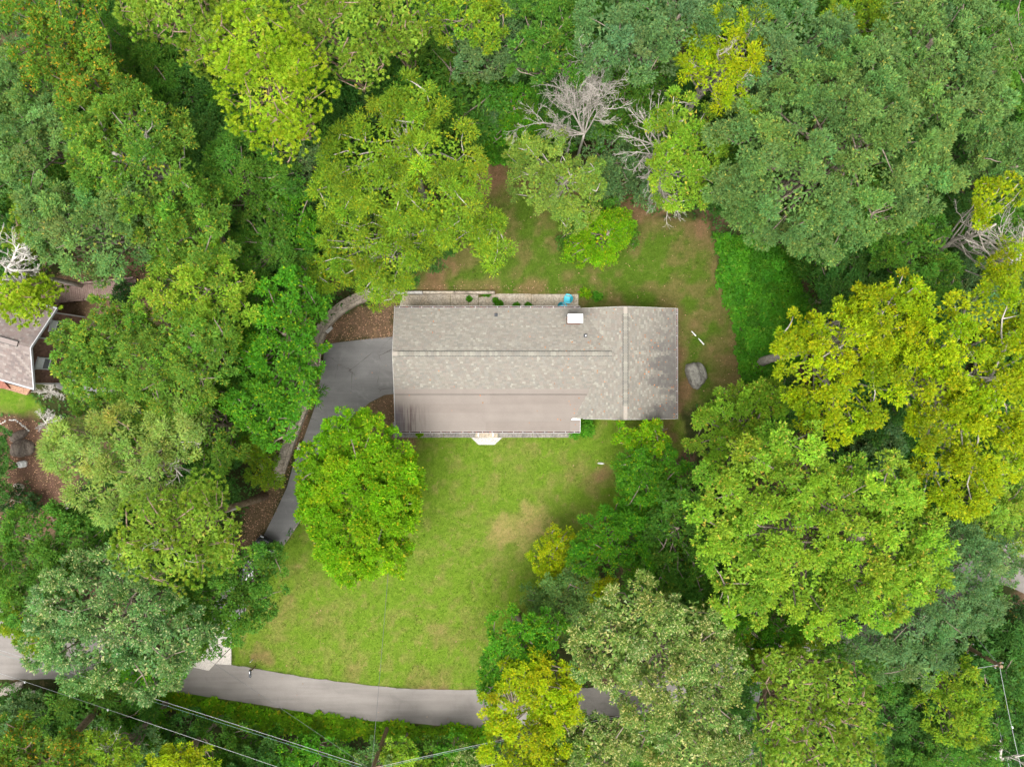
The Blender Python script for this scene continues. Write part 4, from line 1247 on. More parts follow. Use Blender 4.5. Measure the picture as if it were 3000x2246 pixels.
# ------------------------------------------------------------------ trees
KAL = 0.70
PAL = {  # observed leaf tones -> pigment; second entry: odd leaves
    'olive': ((112, 147, 58), (165, 165, 66), .09), 'oliveo': ((112, 144, 54), (188, 152, 62), .12), 'grayg': ((118, 148, 82), (160, 168, 90), .06),
    'pine': ((150, 176, 70), (178, 170, 92), .06), 'pineb': ((172, 200, 66), (190, 192, 84), .06), 'pinel': ((152, 172, 88), (176, 172, 108), .06),
    'yell': ((154, 174, 42), (188, 188, 48), .12), 'yellb': ((158, 178, 26), (200, 190, 30), .12), 'tulip': ((144, 174, 62), (205, 190, 90), .05),
    'lime': ((122, 170, 38), (186, 186, 60), .07), 'bright': ((92, 146, 44), (150, 176, 50), .07), 'mid': ((94, 136, 52), (134, 152, 60), .06),
    'dark': ((84, 126, 58), (106, 136, 62), .05), 'blue': ((110, 140, 86), (140, 156, 98), .05), 'pale': ((126, 150, 76), (206, 206, 138), .24), 'birch': ((142, 166, 76), (172, 176, 80), .08),
    'yg': ((134, 160, 54), (172, 178, 58), .10), 'vine': ((92, 150, 46), (126, 168, 60), .06), 'cool': ((114, 148, 86), (196, 204, 146), .16), 'deep': ((60, 92, 46), (110, 100, 50), .05), 'red': ((110, 120, 60), (150, 60, 50), .2),
}
STY = {  # clump radius, sprays per m2 of clump, spray radius, leaf length, leaf width, leaves per spray, lift
'oak': (.95, 10.0, .30, .15, .10, 32, .5), 'fine': (.80, 12.0, .28, .125, .08, 30, .35), 'pine': (.44, 18.0, .09, .14, .045, 28, .9), 'big': (.85, 10.0, .30, .155, .118, 28, .7),
    'shrub': (.50, 13.0, .24, .15, .105, 20, .5), 'feather': (.85, 11.0, .38, .18, .065, 28, .25), 'vine': (.6, 9.0, .32, .2, .17, 16, .9), 'weed': (.16, 60.0, .07, .12, .07, 8, .4),
}
def pigments(pal, n, rng, clump=None, cvar=.13, lvar=.17):
    a, b, p_ = PAL[pal]
    A = lin(a) * KAL; B = lin(b) * KAL
    A = A * [{'yell': .97, 'yellb': .95, 'lime': 1.0, 'pineb': .97, 'tulip': .90, 'yg': .88}.get(pal, .92), 1.0, 1.0]
    A, B = (np.clip(q_.mean() + (q_ - q_.mean()) * 1.10, .004, 1) for q_ in (A, B))
    c = np.where((rng.random(n) < p_)[:, None], B, A)
    hue = rng.normal(0, .06, (n, 1))
    c = c * np.concatenate([1 + hue * 1.6, 1 + hue * .2, 1 - hue], 1)
    c = c * np.exp(rng.normal(0, lvar, (n, 1)))
    if clump is not None:
        m_ = clump.max() + 1
        cv = np.exp(rng.normal(0, cvar, (m_, 1))) * np.column_stack([np.exp(rng.normal(0, .08, m_)), np.ones(m_), np.exp(rng.normal(0, .08, m_))])
        c = c * cv[clump]
    return np.clip(c, .004, .5)

def rand_dirs(n, rng):
    v = rng.normal(size=(n, 3)); return v / np.linalg.norm(v, axis=1, keepdims=True)

def leaf_mesh(C, axis, nrm, L, Wd):
    """pointed leaves: C base points, axis leaf direction, nrm blade normal"""
    axis = axis / (np.linalg.norm(axis, axis=1, keepdims=True) + 1e-9)
    side = np.cross(axis, nrm); side /= (np.linalg.norm(side, axis=1, keepdims=True) + 1e-9)
    return np.stack([C - side * (Wd / 2)[:, None], C + side * (Wd / 2)[:, None], C + axis * L[:, None]], 1)

def crown_arrays(blobs, style, pal, rng, dens=1.0, gaps=0.12):
    dens = dens * .76
    """blobs: list of centre, radii (world). Returns leaf quads, colours and the clump centres"""
    rc0, spm, sr, ll, lw, lps, lift = STY[style]
    CL = []; CR = []; CD = []
    for bi, (c, r) in enumerate(blobs):
        c = np.array(c); r = np.array(r)
        rc = min(rc0, r[0] * .42)
        area = 2 * math.pi * r[0] * max(r[1], r[2]) * 1.05
        n = max(6, int(area / (math.pi * rc * rc) * 1.12))
        # spread the clumps evenly: of a few candidates keep the one farthest from those already placed
        cand = rand_dirs(n * 16, rng); cand = cand[cand[:, 2] > -.30]
        m = len(cand) // n
        cand = cand[:n * m].reshape(n, m, 3)
        d = np.empty((n, 3)); d[0] = cand[0, 0]
        for i in range(1, n):
            d[i] = cand[i, np.argmin((cand[i] @ d[:i].T).max(1))]
        # relax a little so that clumps spread
        ph = rng.uniform(0, 99)
        lob = .80 + .36 * fbm(d[:, 0] * 2.1 + ph, d[:, 1] * 2.1 + d[:, 2] * 1.7 + ph, 3)
        lob *= rng.uniform(.86, 1.06, len(d))
        p_ = c + d * r * lob[:, None]
        keep = np.ones(len(p_), bool)
        for bj, (c2, r2) in enumerate(blobs):
            if bj != bi: keep &= (np.linalg.norm((p_ - c2) / r2, axis=1) > .62)
        keep &= rng.random(len(p_)) > (gaps * 1.35 + .03 if r[0] > 1.5 else gaps)
        CL.append(p_[keep]); CD.append(d[keep]); CR.append(np.full(keep.sum(), rc) * rng.uniform(.68, 1.16, keep.sum()))
    CL = np.concatenate(CL); CD = np.concatenate(CD); CR = np.concatenate(CR)
    ns = np.maximum(3, (2 * math.pi * CR ** 2 * spm * dens * .55).astype(int))
    ci = np.repeat(np.arange(len(CL)), ns); N = len(ci)
    out = CD[ci] * .75 + np.array([0, 0, .55])
    d = rand_dirs(N, rng) + out * .75; d /= np.linalg.norm(d, axis=1, keepdims=True)
    S = CL[ci] + d * (CR[ci] * rng.uniform(.5, 1.06, N))[:, None] * np.array([1, 1, .8])
    nl = np.maximum(3, rng.poisson(lps, N)); si = np.repeat(np.arange(N), nl); M = len(si)
    e = rand_dirs(M, rng); e[:, 2] = e[:, 2] * .6
    base = S[si] + e * (sr * rng.random(M) ** .5)[:, None] * .8
    ax = e + d[si] * (1.3 if style == 'pine' else .5); ax[:, 2] += lift * (.6 if style == 'pine' else -.05)
    nr = rand_dirs(M, rng) * .75 + np.array([0, 0, 1.0]) + d[si] * .35
    L = ll * rng.uniform(.65, 1.3, M); Wd = lw * rng.uniform(.7, 1.25, M)
    V = leaf_mesh(base, ax, nr, L, Wd)
    col = pigments(pal, M, rng, ci[si])
    # sparse larger leaves deep inside keep the crown from being a hollow shell
    k = int(M * .08)
    pick = rng.integers(0, len(blobs), k)
    bc = np.array([b[0] for b in blobs])[pick]; br = np.array([b[1] for b in blobs])[pick]
    di = rand_dirs(k, rng); di[:, 2] = np.abs(di[:, 2]) * .9 - .25
    inn = bc + di * br * (rng.uniform(.25, .7, k) ** .7)[:, None]
    V2 = leaf_mesh(inn, rand_dirs(k, rng) * [1, 1, .4], rand_dirs(k, rng) * .6 + [0, 0, 1], np.full(k, max(ll * 1.2, .26)), np.full(k, max(lw * 1.3, .17)))
    return np.concatenate([V, V2]), np.concatenate([col, pigments(pal, k, rng)]), CL

def limb(a, b, r0, r1, rng, bow=.25, n=6):
    a = np.array(a, float); b = np.array(b, float)
    t_ = np.linspace(0, 1, n)[:, None]
    ctrl = a * .45 + b * .55; ctrl[2] = a[2] + (b[2] - a[2]) * (.35 if bow > 0 else .6)
    ctrl[:2] += rng.normal(0, .06, 2) * np.linalg.norm(b - a)
    P = a * (1 - t_) ** 2 + 2 * ctrl * t_ * (1 - t_) + b * t_ ** 2
    P[1:-1] += rng.normal(0, .025 * np.linalg.norm(b - a), (n - 2, 3))
    return P, np.linspace(r0, r1, n)

def wood_arrays(base, top, rad, CL, rng, nl=26, nt=60, fork=.45):
    """trunk with limbs to the larger clumps and twigs on to the others"""
    m_ = MB()
    base = np.array(base, float); top = np.array(top, float)
    n = 7
    t_ = np.linspace(0, 1, n)[:, None]
    P = base + (top - base) * t_; P[1:-1, :2] += rng.normal(0, .10, (n - 2, 2))
    rr = rad * np.interp(np.linspace(0, 1, n), [0, .08, .6, 1], [1.35, 1.0, .72, .32])
    m_.tube(P, rr, 8)
    if len(CL) == 0: return m_
    idx = rng.permutation(len(CL))
    L = CL[idx[:nl]]
    paths = []
    for q_ in L:
        f = rng.uniform(fork, .97)
        a = base + (top - base) * f
        r0 = rad * np.interp(f, [0, .6, 1], [1, .62, .3]) * .55
        Pq, R = limb(a, q_, r0, .03, rng)
        m_.tube(Pq, R, 5, cap=False); paths.append(Pq)
    allp = np.concatenate(paths)
    for q_ in CL[idx[nl:nl + nt]]:
        j = np.argmin(np.linalg.norm(allp - q_, axis=1) + rng.uniform(0, .6, len(allp)))
        Pq, R = limb(allp[j], q_, .05, .015, rng, n=4)
        m_.tube(Pq, R, 4, cap=False)
    return m_

def bare_wood(base, ends, r0, rng, levels=3, kids=(5, 5, 4), spread=.55, thin=.42, upb=.15, sides=(5, 4, 3, 3)):
    """leafless limbs fanning out from a fork into fine twigs"""
    m_ = MB()
    def grow(a, d, L, r, lev):
        n = 5 if lev < 2 else 4
        d = d / np.linalg.norm(d)
        P = [a]; dd = d.copy()
        for i in range(n - 1):
            dd = dd + rng.normal(0, .13 + .05 * lev, 3) + np.array([0, 0, upb * .25])
            dd /= np.linalg.norm(dd); P.append(P[-1] + dd * L / (n - 1))
        P = np.array(P)
        m_.tube(P, np.linspace(r, max(r * .42, .007), n), sides[min(lev, 3)], cap=False)
        if lev >= levels: return
        for k in range(kids[lev] + rng.integers(-1, 2)):
            f = rng.uniform(.28, 1.0); i = min(int(f * (n - 1)), n - 2)
            p_ = P[i] + (P[i + 1] - P[i]) * (f * (n - 1) - i)
            side = rand_dirs(1, rng)[0]; side -= side @ dd * dd
            nd = dd * (1 - spread * .4) + side * spread
            grow(p_, nd, L * rng.uniform(.26, .50), max(r * thin * rng.uniform(.8, 1.2), .009), lev + 1)
    base = np.array(base, float)
    for e in ends:
        e = np.array(e, float)
        d = e - base
        grow(base, d, np.linalg.norm(d) * rng.uniform(.64, .82), r0 * rng.uniform(.7, 1.1), 0)
    return m_

def ppm(z): return TH * (H - z) / 1106.0
BLLAB = []
BLOBS2D = []      # what the tall crowns cover, to know where low growth still shows
def tree(name, style, pal, h, blobs, label, cat="tree", group=None, dens=1.0, bark="bark", gaps=.12, seed=None, flat=.72, trunk=.22, base_px=None, nl=24, dead=None, wood=True, fork=.45):
    rng = np.random.default_rng(seed if seed is not None else (sum(int(b[0] * 7 + b[1] * 13) for b in blobs) % 100003))
    B = []
    for b in blobs:
        dz = b[3] if len(b) > 3 else 0.0
        top = h + dz
        R = b[2] * ppm(top * .8) * (.88 if top > 5.6 else .94)
        rz = min(R * flat, 4.2, top * .62)
        c = D(b[0], b[1], top - rz * .8)
        gzz = gz(c[0], c[1])
        B.append((np.array([c[0], c[1], max(top - rz, gzz + .25 * rz)]), np.array([R, R * (b[4] if len(b) > 4 else 1.0), rz])))
        BLOBS2D.append((b[0], b[1], b[2] * (.8 if top > 6 else .55))); BLLAB.append(label)
    if base_px is None:
        w_ = np.array([b[2] ** 2 for b in blobs], float); bx, by = (np.array([B[i][0][:2] for i in range(len(B))]) * w_[:, None]).sum(0) / w_.sum()
    else: bx, by = F(*base_px)[:2]
    z0 = gz(bx, by)
    r = empty(name, (bx, by, z0), label, cat, group)
    V, C, CL = crown_arrays(B, style, pal, rng, dens, gaps)
    V[..., 2] = np.maximum(V[..., 2], z0 + .03)
    n = len(V)
    mesh_np("crown", V.reshape(-1, 3), np.arange(n * 3), np.arange(n) * 3, np.full(n, 3), "leaf", r, pig=C)
    if wood:
        main = max(range(len(B)), key=lambda i: B[i][0][2])
        tz = max(z0 + .4, B[main][0][2] + B[main][1][2] * .45)
        tx, ty = (bx * .5 + B[main][0][0] * .5, by * .5 + B[main][0][1] * .5) if base_px is None else B[main][0][:2]
        wood_arrays((bx, by, z0 - .2), (tx, ty, tz), trunk, CL, rng, nl=min(nl, len(CL)), nt=int(nl * 2.2), fork=fork).build("trunk", bark, r, smooth=True)
    if dead:
        for (x0, y0, za, ends, r0, kids) in dead:
            a = D(x0, y0, za)
            bw_ = bare_wood(a, [D(x, y, z) for x, y, z in ends], r0, rng, kids=kids)
            st0 = np.array([bx, by, z0 + .35 * (za - z0)])
            Pq, Rq = limb(st0, a, r0 * 1.7, r0 * 1.05, rng, n=7)
            bw_.tube(Pq, Rq, 6)
            bw_.build("bare_branches", "dead_wood", r, smooth=True)
    return r

T = tree
# --- north-west wood
T("oak_tree", 'oak', 'oliveo', 15, [(40, 30, 70), (150, 40, 80), (95, 110, 70, -1)], "large oak with orange-tinged leaves behind the feathery mid-green tree", dens=.9)
T("broadleaf_tree", 'feather', 'mid', 10, [(290, 70, 70), (330, 150, 50, -1), (270, 130, 50, -1)], "feathery mid-green tree between the orange-tinged oak and the pines")
T("oak_tree", 'oak', 'grayg', 13, [(50, 200, 85), (10, 160, 60)], "grey-green oak touching the large orange-tinged oak")
T("oak_tree", 'oak', 'oliveo', 14, [(200, 170, 70), (260, 215, 50, -1), (150, 160, 50)], "small oak with yellow-orange tips beside the big branching oak")
T("pine_tree", 'pine', 'pine', 17, [(370, 10, 75), (300, 20, 50, -1), (440, 60, 55, -1)], "olive pine beside the feathery mid-green tree", bark="bark_pine")
T("pine_tree", 'pine', 'pine', 15, [(490, 25, 60), (430, 105, 45, -1), (560, 10, 50), (480, 130, 40, -2)], "drooping olive pine touching the bright yellow-green pine", bark="bark_pine")
T("pine_tree", 'pine', 'pineb', 19, [(550, 90, 95), (585, 190, 120), (610, 265, 80, -1.5), (500, 130, 55, -1), (630, 140, 70, -.5)], "tall bright yellow-green pine with dense rounded puffs", bark="bark_pine", gaps=.05, trunk=.32)
T("pine_tree", 'pine', 'pine', 17, [(720, 60, 95), (770, 130, 65, -1), (660, 40, 60), (760, 20, 70)], "olive pine with grey twigs between the bright pine and the dark hollow", bark="bark_pine", gaps=.2)
T("broadleaf_tree", 'oak', 'dark', 8, [(420, 220, 70), (470, 280, 60), (390, 160, 50), (360, 250, 50)], "dark green low tree in the gap between bright pine and spreading oak")
T("oak_tree", 'oak', 'olive', 16, [(290, 280, 95), (230, 340, 75), (350, 360, 85), (270, 400, 80, -.5), (190, 270, 55, -1)], "spreading olive oak with pale limbs showing through its crown", bark="bark_pale", gaps=.26, nl=34, trunk=.3)
T("oak_tree", 'oak', 'grayg', 13, [(40, 290, 70), (110, 270, 55), (20, 360, 60)], "grey-green oak next to the spreading oak with pale limbs")
T("broadleaf_tree", 'oak', 'mid', 8, [(90, 360, 60), (60, 420, 50)], "shaded low tree between grey-green oak and the small olive pine")
T("oak_tree", 'oak', 'grayg', 15, [(140, 480, 85), (220, 520, 85), (105, 545, 36, -1), (260, 450, 60), (90, 440, 50, -.5)], "pale grey-green oak overhanging the wooden boardwalk", gaps=.18)
T("oak_tree", 'oak', 'olive', 14, [(390, 470, 75), (430, 530, 70), (340, 500, 60), (460, 470, 50)], "yellowish oak beside the boardwalk's pale grey-green oak", gaps=.2)
T("broadleaf_tree", 'feather', 'mid', 12, [(530, 370, 75), (480, 400, 55), (590, 390, 55, -.5)], "feathery green tree at the foot of the bright pine")
T("broadleaf_tree", 'oak', 'dark', 9, [(480, 310, 60), (430, 400, 45), (530, 310, 45)], "dark low tree behind the feathery green tree")
T("broadleaf_tree", 'feather', 'mid', 10, [(560, 480, 60), (520, 560, 50), (610, 540, 45)], "dark fern-leaved tree beside the wide feathery yellow-green tree", seed=5)
T("broadleaf_tree", 'fine', 'bright', 9, [(640, 465, 50), (600, 430, 40), (660, 510, 35)], "small bright green tree beside the big yellow-green tree")
T("broadleaf_tree", 'fine', 'blue', 9, [(640, 370, 45), (690, 330, 35), (600, 350, 35)], "small silver-green tree under the bright pine")
T("pine_tree", 'pine', 'pine', 12, [(70, 450, 50), (50, 520, 50, -1), (90, 620, 40, -2)], "olive pine beside the white dead tree", bark="bark_pine", gaps=.2)
T("pine_tree", 'pine', 'pineb', 13, [(50, 655, 50), (20, 640, 45), (90, 640, 42, -1)], "yellow-green pine overhanging the brown house roof", bark="bark_pine", base_px=(20, 880))
# --- west side
T("broadleaf_tree", 'oak', 'tulip', 13, [(410, 620, 85), (470, 600, 70), (370, 660, 70), (480, 680, 70), (420, 720, 55, -1)], "light green tree between boardwalk and bright large-leaved tree", dens=1.0)
T("broadleaf_tree", 'big', 'bright', 12, [(630, 660, 68), (600, 730, 78), (650, 760, 55, -.5), (610, 820, 75), (555, 880, 65, -.5), (590, 920, 48, -1), (545, 760, 40, -1)], "tall bright green large-leaved tree overhanging the driveway wall", gaps=.06, trunk=.25)
T("broadleaf_tree", 'oak', 'mid', 9, [(660, 600, 45), (690, 660, 32, -2), (560, 640, 40)], "shaded green tree behind the bright large-leaved tree")
T("oak_tree", 'oak', 'olive', 13, [(215, 712, 60), (162, 750, 50), (272, 728, 58), (200, 775, 50, -.5)], "olive-green oak close to the brown house gable", base_px=(380, 1000))
T("oak_tree", 'fine', 'olive', 14, [(370, 740, 75), (310, 790, 70), (430, 790, 65), (370, 840, 65), (450, 720, 45)], "dense olive oak between the brown house and the large-leaved tree", gaps=.1)
T("oak_tree", 'oak', 'olive', 12, [(220, 850, 65), (180, 800, 45), (280, 880, 65), (330, 880, 55, -.5)], "olive oak above the bare white shrubs")
T("broadleaf_tree", 'feather', 'pinel', 14, [(180, 985, 80), (270, 960, 85), (230, 1040, 80), (330, 1030, 75), (390, 930, 60, -.5), (150, 960, 50, -1)], "pale feathery tree leaning over the mulch bed", gaps=.14, base_px=(660, 1265), trunk=.26, bark="bark_pine", nl=36, dead=[(330, 980, 11.5, [(420, 930, 13), (470, 980, 12.5), (400, 1010, 13), (360, 930, 13), (450, 1020, 12)], .09, (5, 4, 3))])
T("broadleaf_tree", 'feather', 'olive', 12, [(440, 930, 60), (470, 985, 55, -.5), (400, 890, 48)], "thin olive tree with grey limbs between feathery tree and driveway", gaps=.3)
T("pine_tree", 'pine', 'pine', 16, [(330, 1130, 78), (430, 1130, 80), (380, 1200, 78), (480, 1180, 60, -1), (290, 1190, 55, -.5), (440, 1070, 50, -1)], "broad yellow-olive pine above the road oak", bark="bark_pine", gaps=.1, trunk=.3, dead=[(360, 1180, 14, [(330, 1160, 15.8), (400, 1170, 15.8), (430, 1210, 15.2), (310, 1190, 15)], .05, (4, 3, 2))])
T("broadleaf_tree", 'fine', 'yg', 4.5, [(560, 1000, 40), (545, 960, 28), (580, 1030, 26)], "rounded yellow-green tree at the foot of the driveway wall", cat="tree")
T("broadleaf_tree", 'oak', 'mid', 12, [(90, 1150, 75), (160, 1180, 70), (50, 1220, 75), (130, 1260, 66), (200, 1130, 45, -1), (60, 1290, 60, -.5)], "green tree with pale leaf tips between mulch bed and pale road oak")
T("oak_tree", 'oak', 'cool', 14, [(190, 1290, 95), (290, 1330, 110), (200, 1390, 90), (330, 1420, 76, -.5), (385, 1375, 66, -.5), (130, 1330, 66, -.5), (110, 1390, 55, -.8), (250, 1250, 70, -.5)], "large pale grey-green oak overhanging the road", gaps=.1, trunk=.35, nl=30)
T("oak_tree", 'oak', 'mid', 11, [(470, 1270, 84), (535, 1240, 68), (500, 1320, 64), (575, 1222, 42, -1), (420, 1290, 66), (555, 1285, 48, -1), (425, 1385, 42, -1)], "darker green oak shading the black car and the drive", gaps=.1)
T("broadleaf_tree", 'big', 'bright', 7, [(300, 1435, 36), (340, 1450, 34), (270, 1455, 34), (375, 1440, 26, -.5)], "bright green low tree at the road edge under the pale oak")
T("broadleaf_tree", 'oak', 'yg', 8, [(50, 1350, 38), (80, 1385, 36), (20, 1330, 34)], "yellow-green young tree at the road bend")
T("shade_tree", 'big', 'lime', 9, [(770, 960, 72), (720, 1010, 70), (830, 1010, 68), (770, 1070, 95), (700, 1080, 55, -.5), (850, 1080, 58), (770, 1160, 80), (820, 1180, 62, -.3), (750, 1210, 50, -.5), (770, 1090, 125, -.4), (860, 1040, 50, -.6), (690, 1040, 50, -.6), (840, 1140, 60, -.4)], "round glossy lime-green tree standing in the front lawn", gaps=.0, trunk=.28, base_px=(1050, 1450), dens=1.35)
# --- north middle
T("broadleaf_tree", 'feather', 'yg', 14, [(860, 300, 95), (780, 340, 85), (950, 330, 80), (890, 220, 62), (850, 420, 90), (960, 430, 70, -.5), (1000, 380, 48, -1), (740, 420, 60, -.5)], "wide feathery yellow-green tree spreading over the back lawn's edge", gaps=.26, trunk=.3, nl=36, bark="bark_pale")
T("broadleaf_tree", 'feather', 'yg', 11, [(770, 520, 85), (720, 570, 55, -1), (850, 540, 75), (820, 610, 48, -1), (1000, 500, 72), (1050, 530, 48, -1), (900, 480, 60)], "lower yellow-green tree with fine white twigs over the patio corner", gaps=.2, bark="bark_pale", nl=34)
T("broadleaf_tree", 'oak', 'dark', 7, [(880, 560, 60), (930, 520, 50), (890, 470, 40)], "blue-green low tree under the yellow-green trees", cat="tree")
T("broadleaf_tree", 'oak', 'yg', 13, [(1000, 20, 60), (930, 30, 55), (1050, 50, 45)], "yellowish tree beyond the dark hollow bush")
T("pine_tree", 'pine', 'pine', 15, [(850, 30, 60), (890, 70, 45, -1), (840, 90, 45, -1)], "olive conifer between the twiggy olive pine and the yellowish tree", bark="bark_pine", gaps=.18)
T("broadleaf_tree", 'oak', 'blue', 11, [(1080, 110, 60), (1020, 120, 50), (1100, 60, 50)], "grey-green tree beyond the dark hollow")
T("broadleaf_tree", 'oak', 'deep', 6, [(950, 130, 60), (880, 140, 55), (920, 170, 45), (870, 190, 40)], "dark bush in the hollow behind the pines", cat="tree")
T("broadleaf_tree", 'oak', 'mid', 13, [(1180, 50, 70), (1220, 110, 60), (1150, 120, 50), (1240, 40, 60)], "mid-green tree beyond the twig tips of the silvery dead tree")
T("oak_tree", 'oak', 'blue', 15, [(1330, 40, 75), (1420, 40, 75), (1480, 50, 60), (1390, 110, 60, -1), (1300, 110, 50, -1), (1530, 20, 50)], "silvery grey-green oak between dead tree and yellowing twiggy tree")
T("broadleaf_tree", 'fine', 'mid', 8, [(1310, 180, 60), (1260, 140, 50), (1370, 190, 55), (1350, 120, 45), (1420, 160, 50)], "low green tree behind the silvery dead tree")
T("broadleaf_tree", 'fine', 'bright', 7, [(1110, 220, 50), (1140, 290, 40, -1), (1080, 290, 36, -1)], "slender green tree between the vine carpet and the silvery dead tree")
T("broadleaf_tree", 'feather', 'yell', 15, [(1560, 60, 48), (1600, 110, 55), (1540, 160, 58), (1590, 210, 44), (1500, 130, 40, -1), (1620, 40, 36)], "thin yellowing tree with bare twigs beside the huge oak", gaps=.42, bark="bark_pale", nl=40, dead=[(1560, 150, 12, [(1520, 80, 15), (1600, 90, 15), (1640, 60, 15), (1500, 150, 14), (1620, 180, 14), (1580, 240, 14)], .07, (5, 4, 3))])
T("broadleaf_tree", 'oak', 'tulip', 13, [(1470, 260, 58), (1515, 320, 58), (1470, 380, 62), (1505, 400, 42, -1), (1455, 310, 40)], "half-dead bright yellow-green tree with white bare limbs", gaps=.2, bark="bark_pale", dead=[(1440, 330, 8.5, [(1325, 265, 11), (1312, 310, 10.5), (1330, 360, 10), (1350, 225, 12), (1345, 400, 9.5), (1390, 215, 12.5), (1340, 290, 11)], .08, (6, 5, 4)), (1440, 370, 7, [(1392, 480, 8.5), (1425, 490, 8), (1362, 445, 8.5), (1450, 475, 8.5), (1410, 470, 8.5)], .07, (6, 5, 4))])
T("broadleaf_tree", 'fine', 'birch', 9, [(1170, 340, 62), (1220, 390, 65), (1150, 400, 48), (1240, 450, 48, -.5), (1130, 330, 36, -.5), (1270, 380, 40)], "pale yellow-green birch-like tree at the top of the back lawn", gaps=.16, bark="bark_pale", nl=30)
T("broadleaf_tree", 'fine', 'lime', 4.5, [(1300, 510, 48), (1260, 540, 34, -.6), (1330, 490, 36), (1300, 550, 28, -.6)], "small fresh green tree standing on the back lawn", gaps=.06)
T("broadleaf_tree", 'fine', 'mid', 3.4, [(1300, 460, 36), (1350, 510, 26, -1.5), (1240, 520, 30, -1.5)], "darker low shrub behind the small fresh green tree", cat="shrub")
# --- the huge oak, north-east
T("oak_tree", 'oak', 'grayg', 17, [(1760, 280, 150), (1880, 360, 150), (1720, 400, 120, -.5), (1850, 220, 140), (1950, 270, 110), (1650, 300, 90, -1), (1800, 460, 90, -1.5), (1640, 420, 70, -2), (1580, 400, 50, -3), (1980, 380, 80, -1), (1650, 490, 45, -4)], "huge grey-green oak with a dense many-lobed crown behind the back lawn", gaps=.08, trunk=.5, nl=44)
T("oak_tree", 'oak', 'grayg', 16, [(2030, 100, 112), (2110, 120, 90), (2060, 200, 85), (1960, 60, 75), (2120, 220, 60, -1)], "large grey-green oak beyond the huge many-lobed oak", gaps=.1, trunk=.4)
T("oak_tree", 'oak', 'blue', 15, [(1720, 70, 85), (1680, 130, 75), (1790, 120, 70), (1640, 60, 50)], "grey-green oak between the huge oak and the yellowing twiggy tree", gaps=.12)
T("broadleaf_tree", 'oak', 'yg', 10, [(1860, 20, 48), (1820, 40, 36), (1900, 60, 36, -1)], "bright yellow-green tree squeezed between grey-green oaks behind the huge oak")
T("broadleaf_tree", 'oak', 'mid', 10, [(2180, 40, 60), (2210, 110, 60), (2190, 190, 50)], "mid-green tree on the far side of the large grey-green oak")
T("oak_tree", 'oak', 'grayg', 13, [(2170, 310, 60), (2140, 370, 50, -1), (2205, 380, 50)], "grey-olive oak beside the nearly bare yellow-tufted tree")
T("broadleaf_tree", 'oak', 'dark', 9, [(2080, 300, 60), (2080, 400, 55), (2120, 260, 50)], "dark tree in the gap between huge oak and grey-olive oak")
# --- east
T("broadleaf_tree", 'fine', 'yell', 13, [(2130, 420, 38), (2180, 410, 34), (2200, 560, 48), (2150, 590, 36, -1), (2120, 470, 24)], "nearly bare white-limbed tree with a few yellow leaf tufts", gaps=.35, bark="bark_pale", dead=[(2200, 570, 9, [(2080, 520, 11), (2120, 480, 12), (2070, 560, 10), (2160, 440, 13), (2100, 600, 10), (2200, 470, 13), (2090, 450, 12)], .10, (6, 5, 4))])
T("broadleaf_tree", 'oak', 'mid', 11, [(1960, 570, 65), (2010, 520, 55), (1930, 530, 50), (2030, 590, 50, -1)], "mid-green tree between the huge oak and the sycamores")
T("broadleaf_tree", 'oak', 'dark', 9, [(1835, 620, 62), (1880, 580, 60), (1890, 660, 60), (1810, 565, 42), (1820, 680, 40)], "dark green tree beside the vine-covered bank")
T("broadleaf_tree", 'oak', 'blue', 8, [(2060, 640, 55), (2130, 640, 50), (2080, 580, 45)], "dull blue-green tree under the bare yellow tree")
T("sycamore_tree", 'big', 'yell', 17, [(1830, 740, 90), (1760, 790, 75, -.5), (1870, 820, 90), (1800, 870, 70, -.5), (1910, 690, 60), (1960, 640, 45), (1730, 730, 50, -1.5), (1860, 660, 40, -1)], "yellowing sycamore with chalk-white limbs beside the vine-covered bank", gaps=.14, bark="bark_pale", trunk=.34, nl=44)
T("sycamore_tree", 'big', 'yell', 18, [(2060, 720, 85), (2150, 690, 75), (2110, 800, 100), (2030, 830, 75, -.5), (2170, 880, 90), (2050, 930, 75, -.5), (2130, 970, 90), (2060, 1030, 80, -.5), (2190, 780, 70)], "largest yellow sycamore with white forked limbs, beyond the tulip tree", gaps=.16, bark="bark_pale", trunk=.4, nl=50)
T("broadleaf_tree", 'big', 'tulip', 11, [(1585, 872, 44, -1), (1625, 895, 60), (1545, 935, 52, -.5), (1590, 970, 62), (1655, 860, 42, -1), (1650, 960, 55)], "fresh green tree beside the grey boulder and the house's stained eave", gaps=.14)
T("tulip_tree", 'big', 'tulip', 18, [(1620, 1040, 95), (1740, 1010, 100), (1560, 1110, 85, -.5), (1680, 1140, 115), (1810, 1110, 110), (1900, 1060, 85), (1620, 1220, 85, -.5), (1740, 1240, 105), (1860, 1210, 105), (1950, 1160, 80), (1790, 1310, 75, -1), (1910, 1280, 70, -.5), (1600, 1290, 55, -2), (1990, 1240, 50, -1)], "huge bright green tulip tree with a many-lobed crown", gaps=.09, trunk=.5, nl=54)
T("broadleaf_tree", 'big', 'bright', 10, [(1610, 1350, 55), (1680, 1370, 50), (1570, 1330, 40)], "fresh green lower tree between tulip tree and pale cream-tipped oak")
T("broadleaf_tree", 'fine', 'blue', 14, [(1960, 1350, 85), (2050, 1290, 85), (1900, 1400, 70, -.5), (2090, 1220, 70), (2000, 1420, 55, -1), (2120, 1310, 45, -1), (2070, 1350, 45, -1)], "silvery grey-green fine-leaved tree beside the evergreen-bank pole", gaps=.12)
T("broadleaf_tree", 'fine', 'pine', 11, [(2160, 1060, 65), (2190, 1130, 60), (2140, 1120, 45), (2200, 1010, 45)], "olive fine-leaved tree between largest sycamore and road bend")
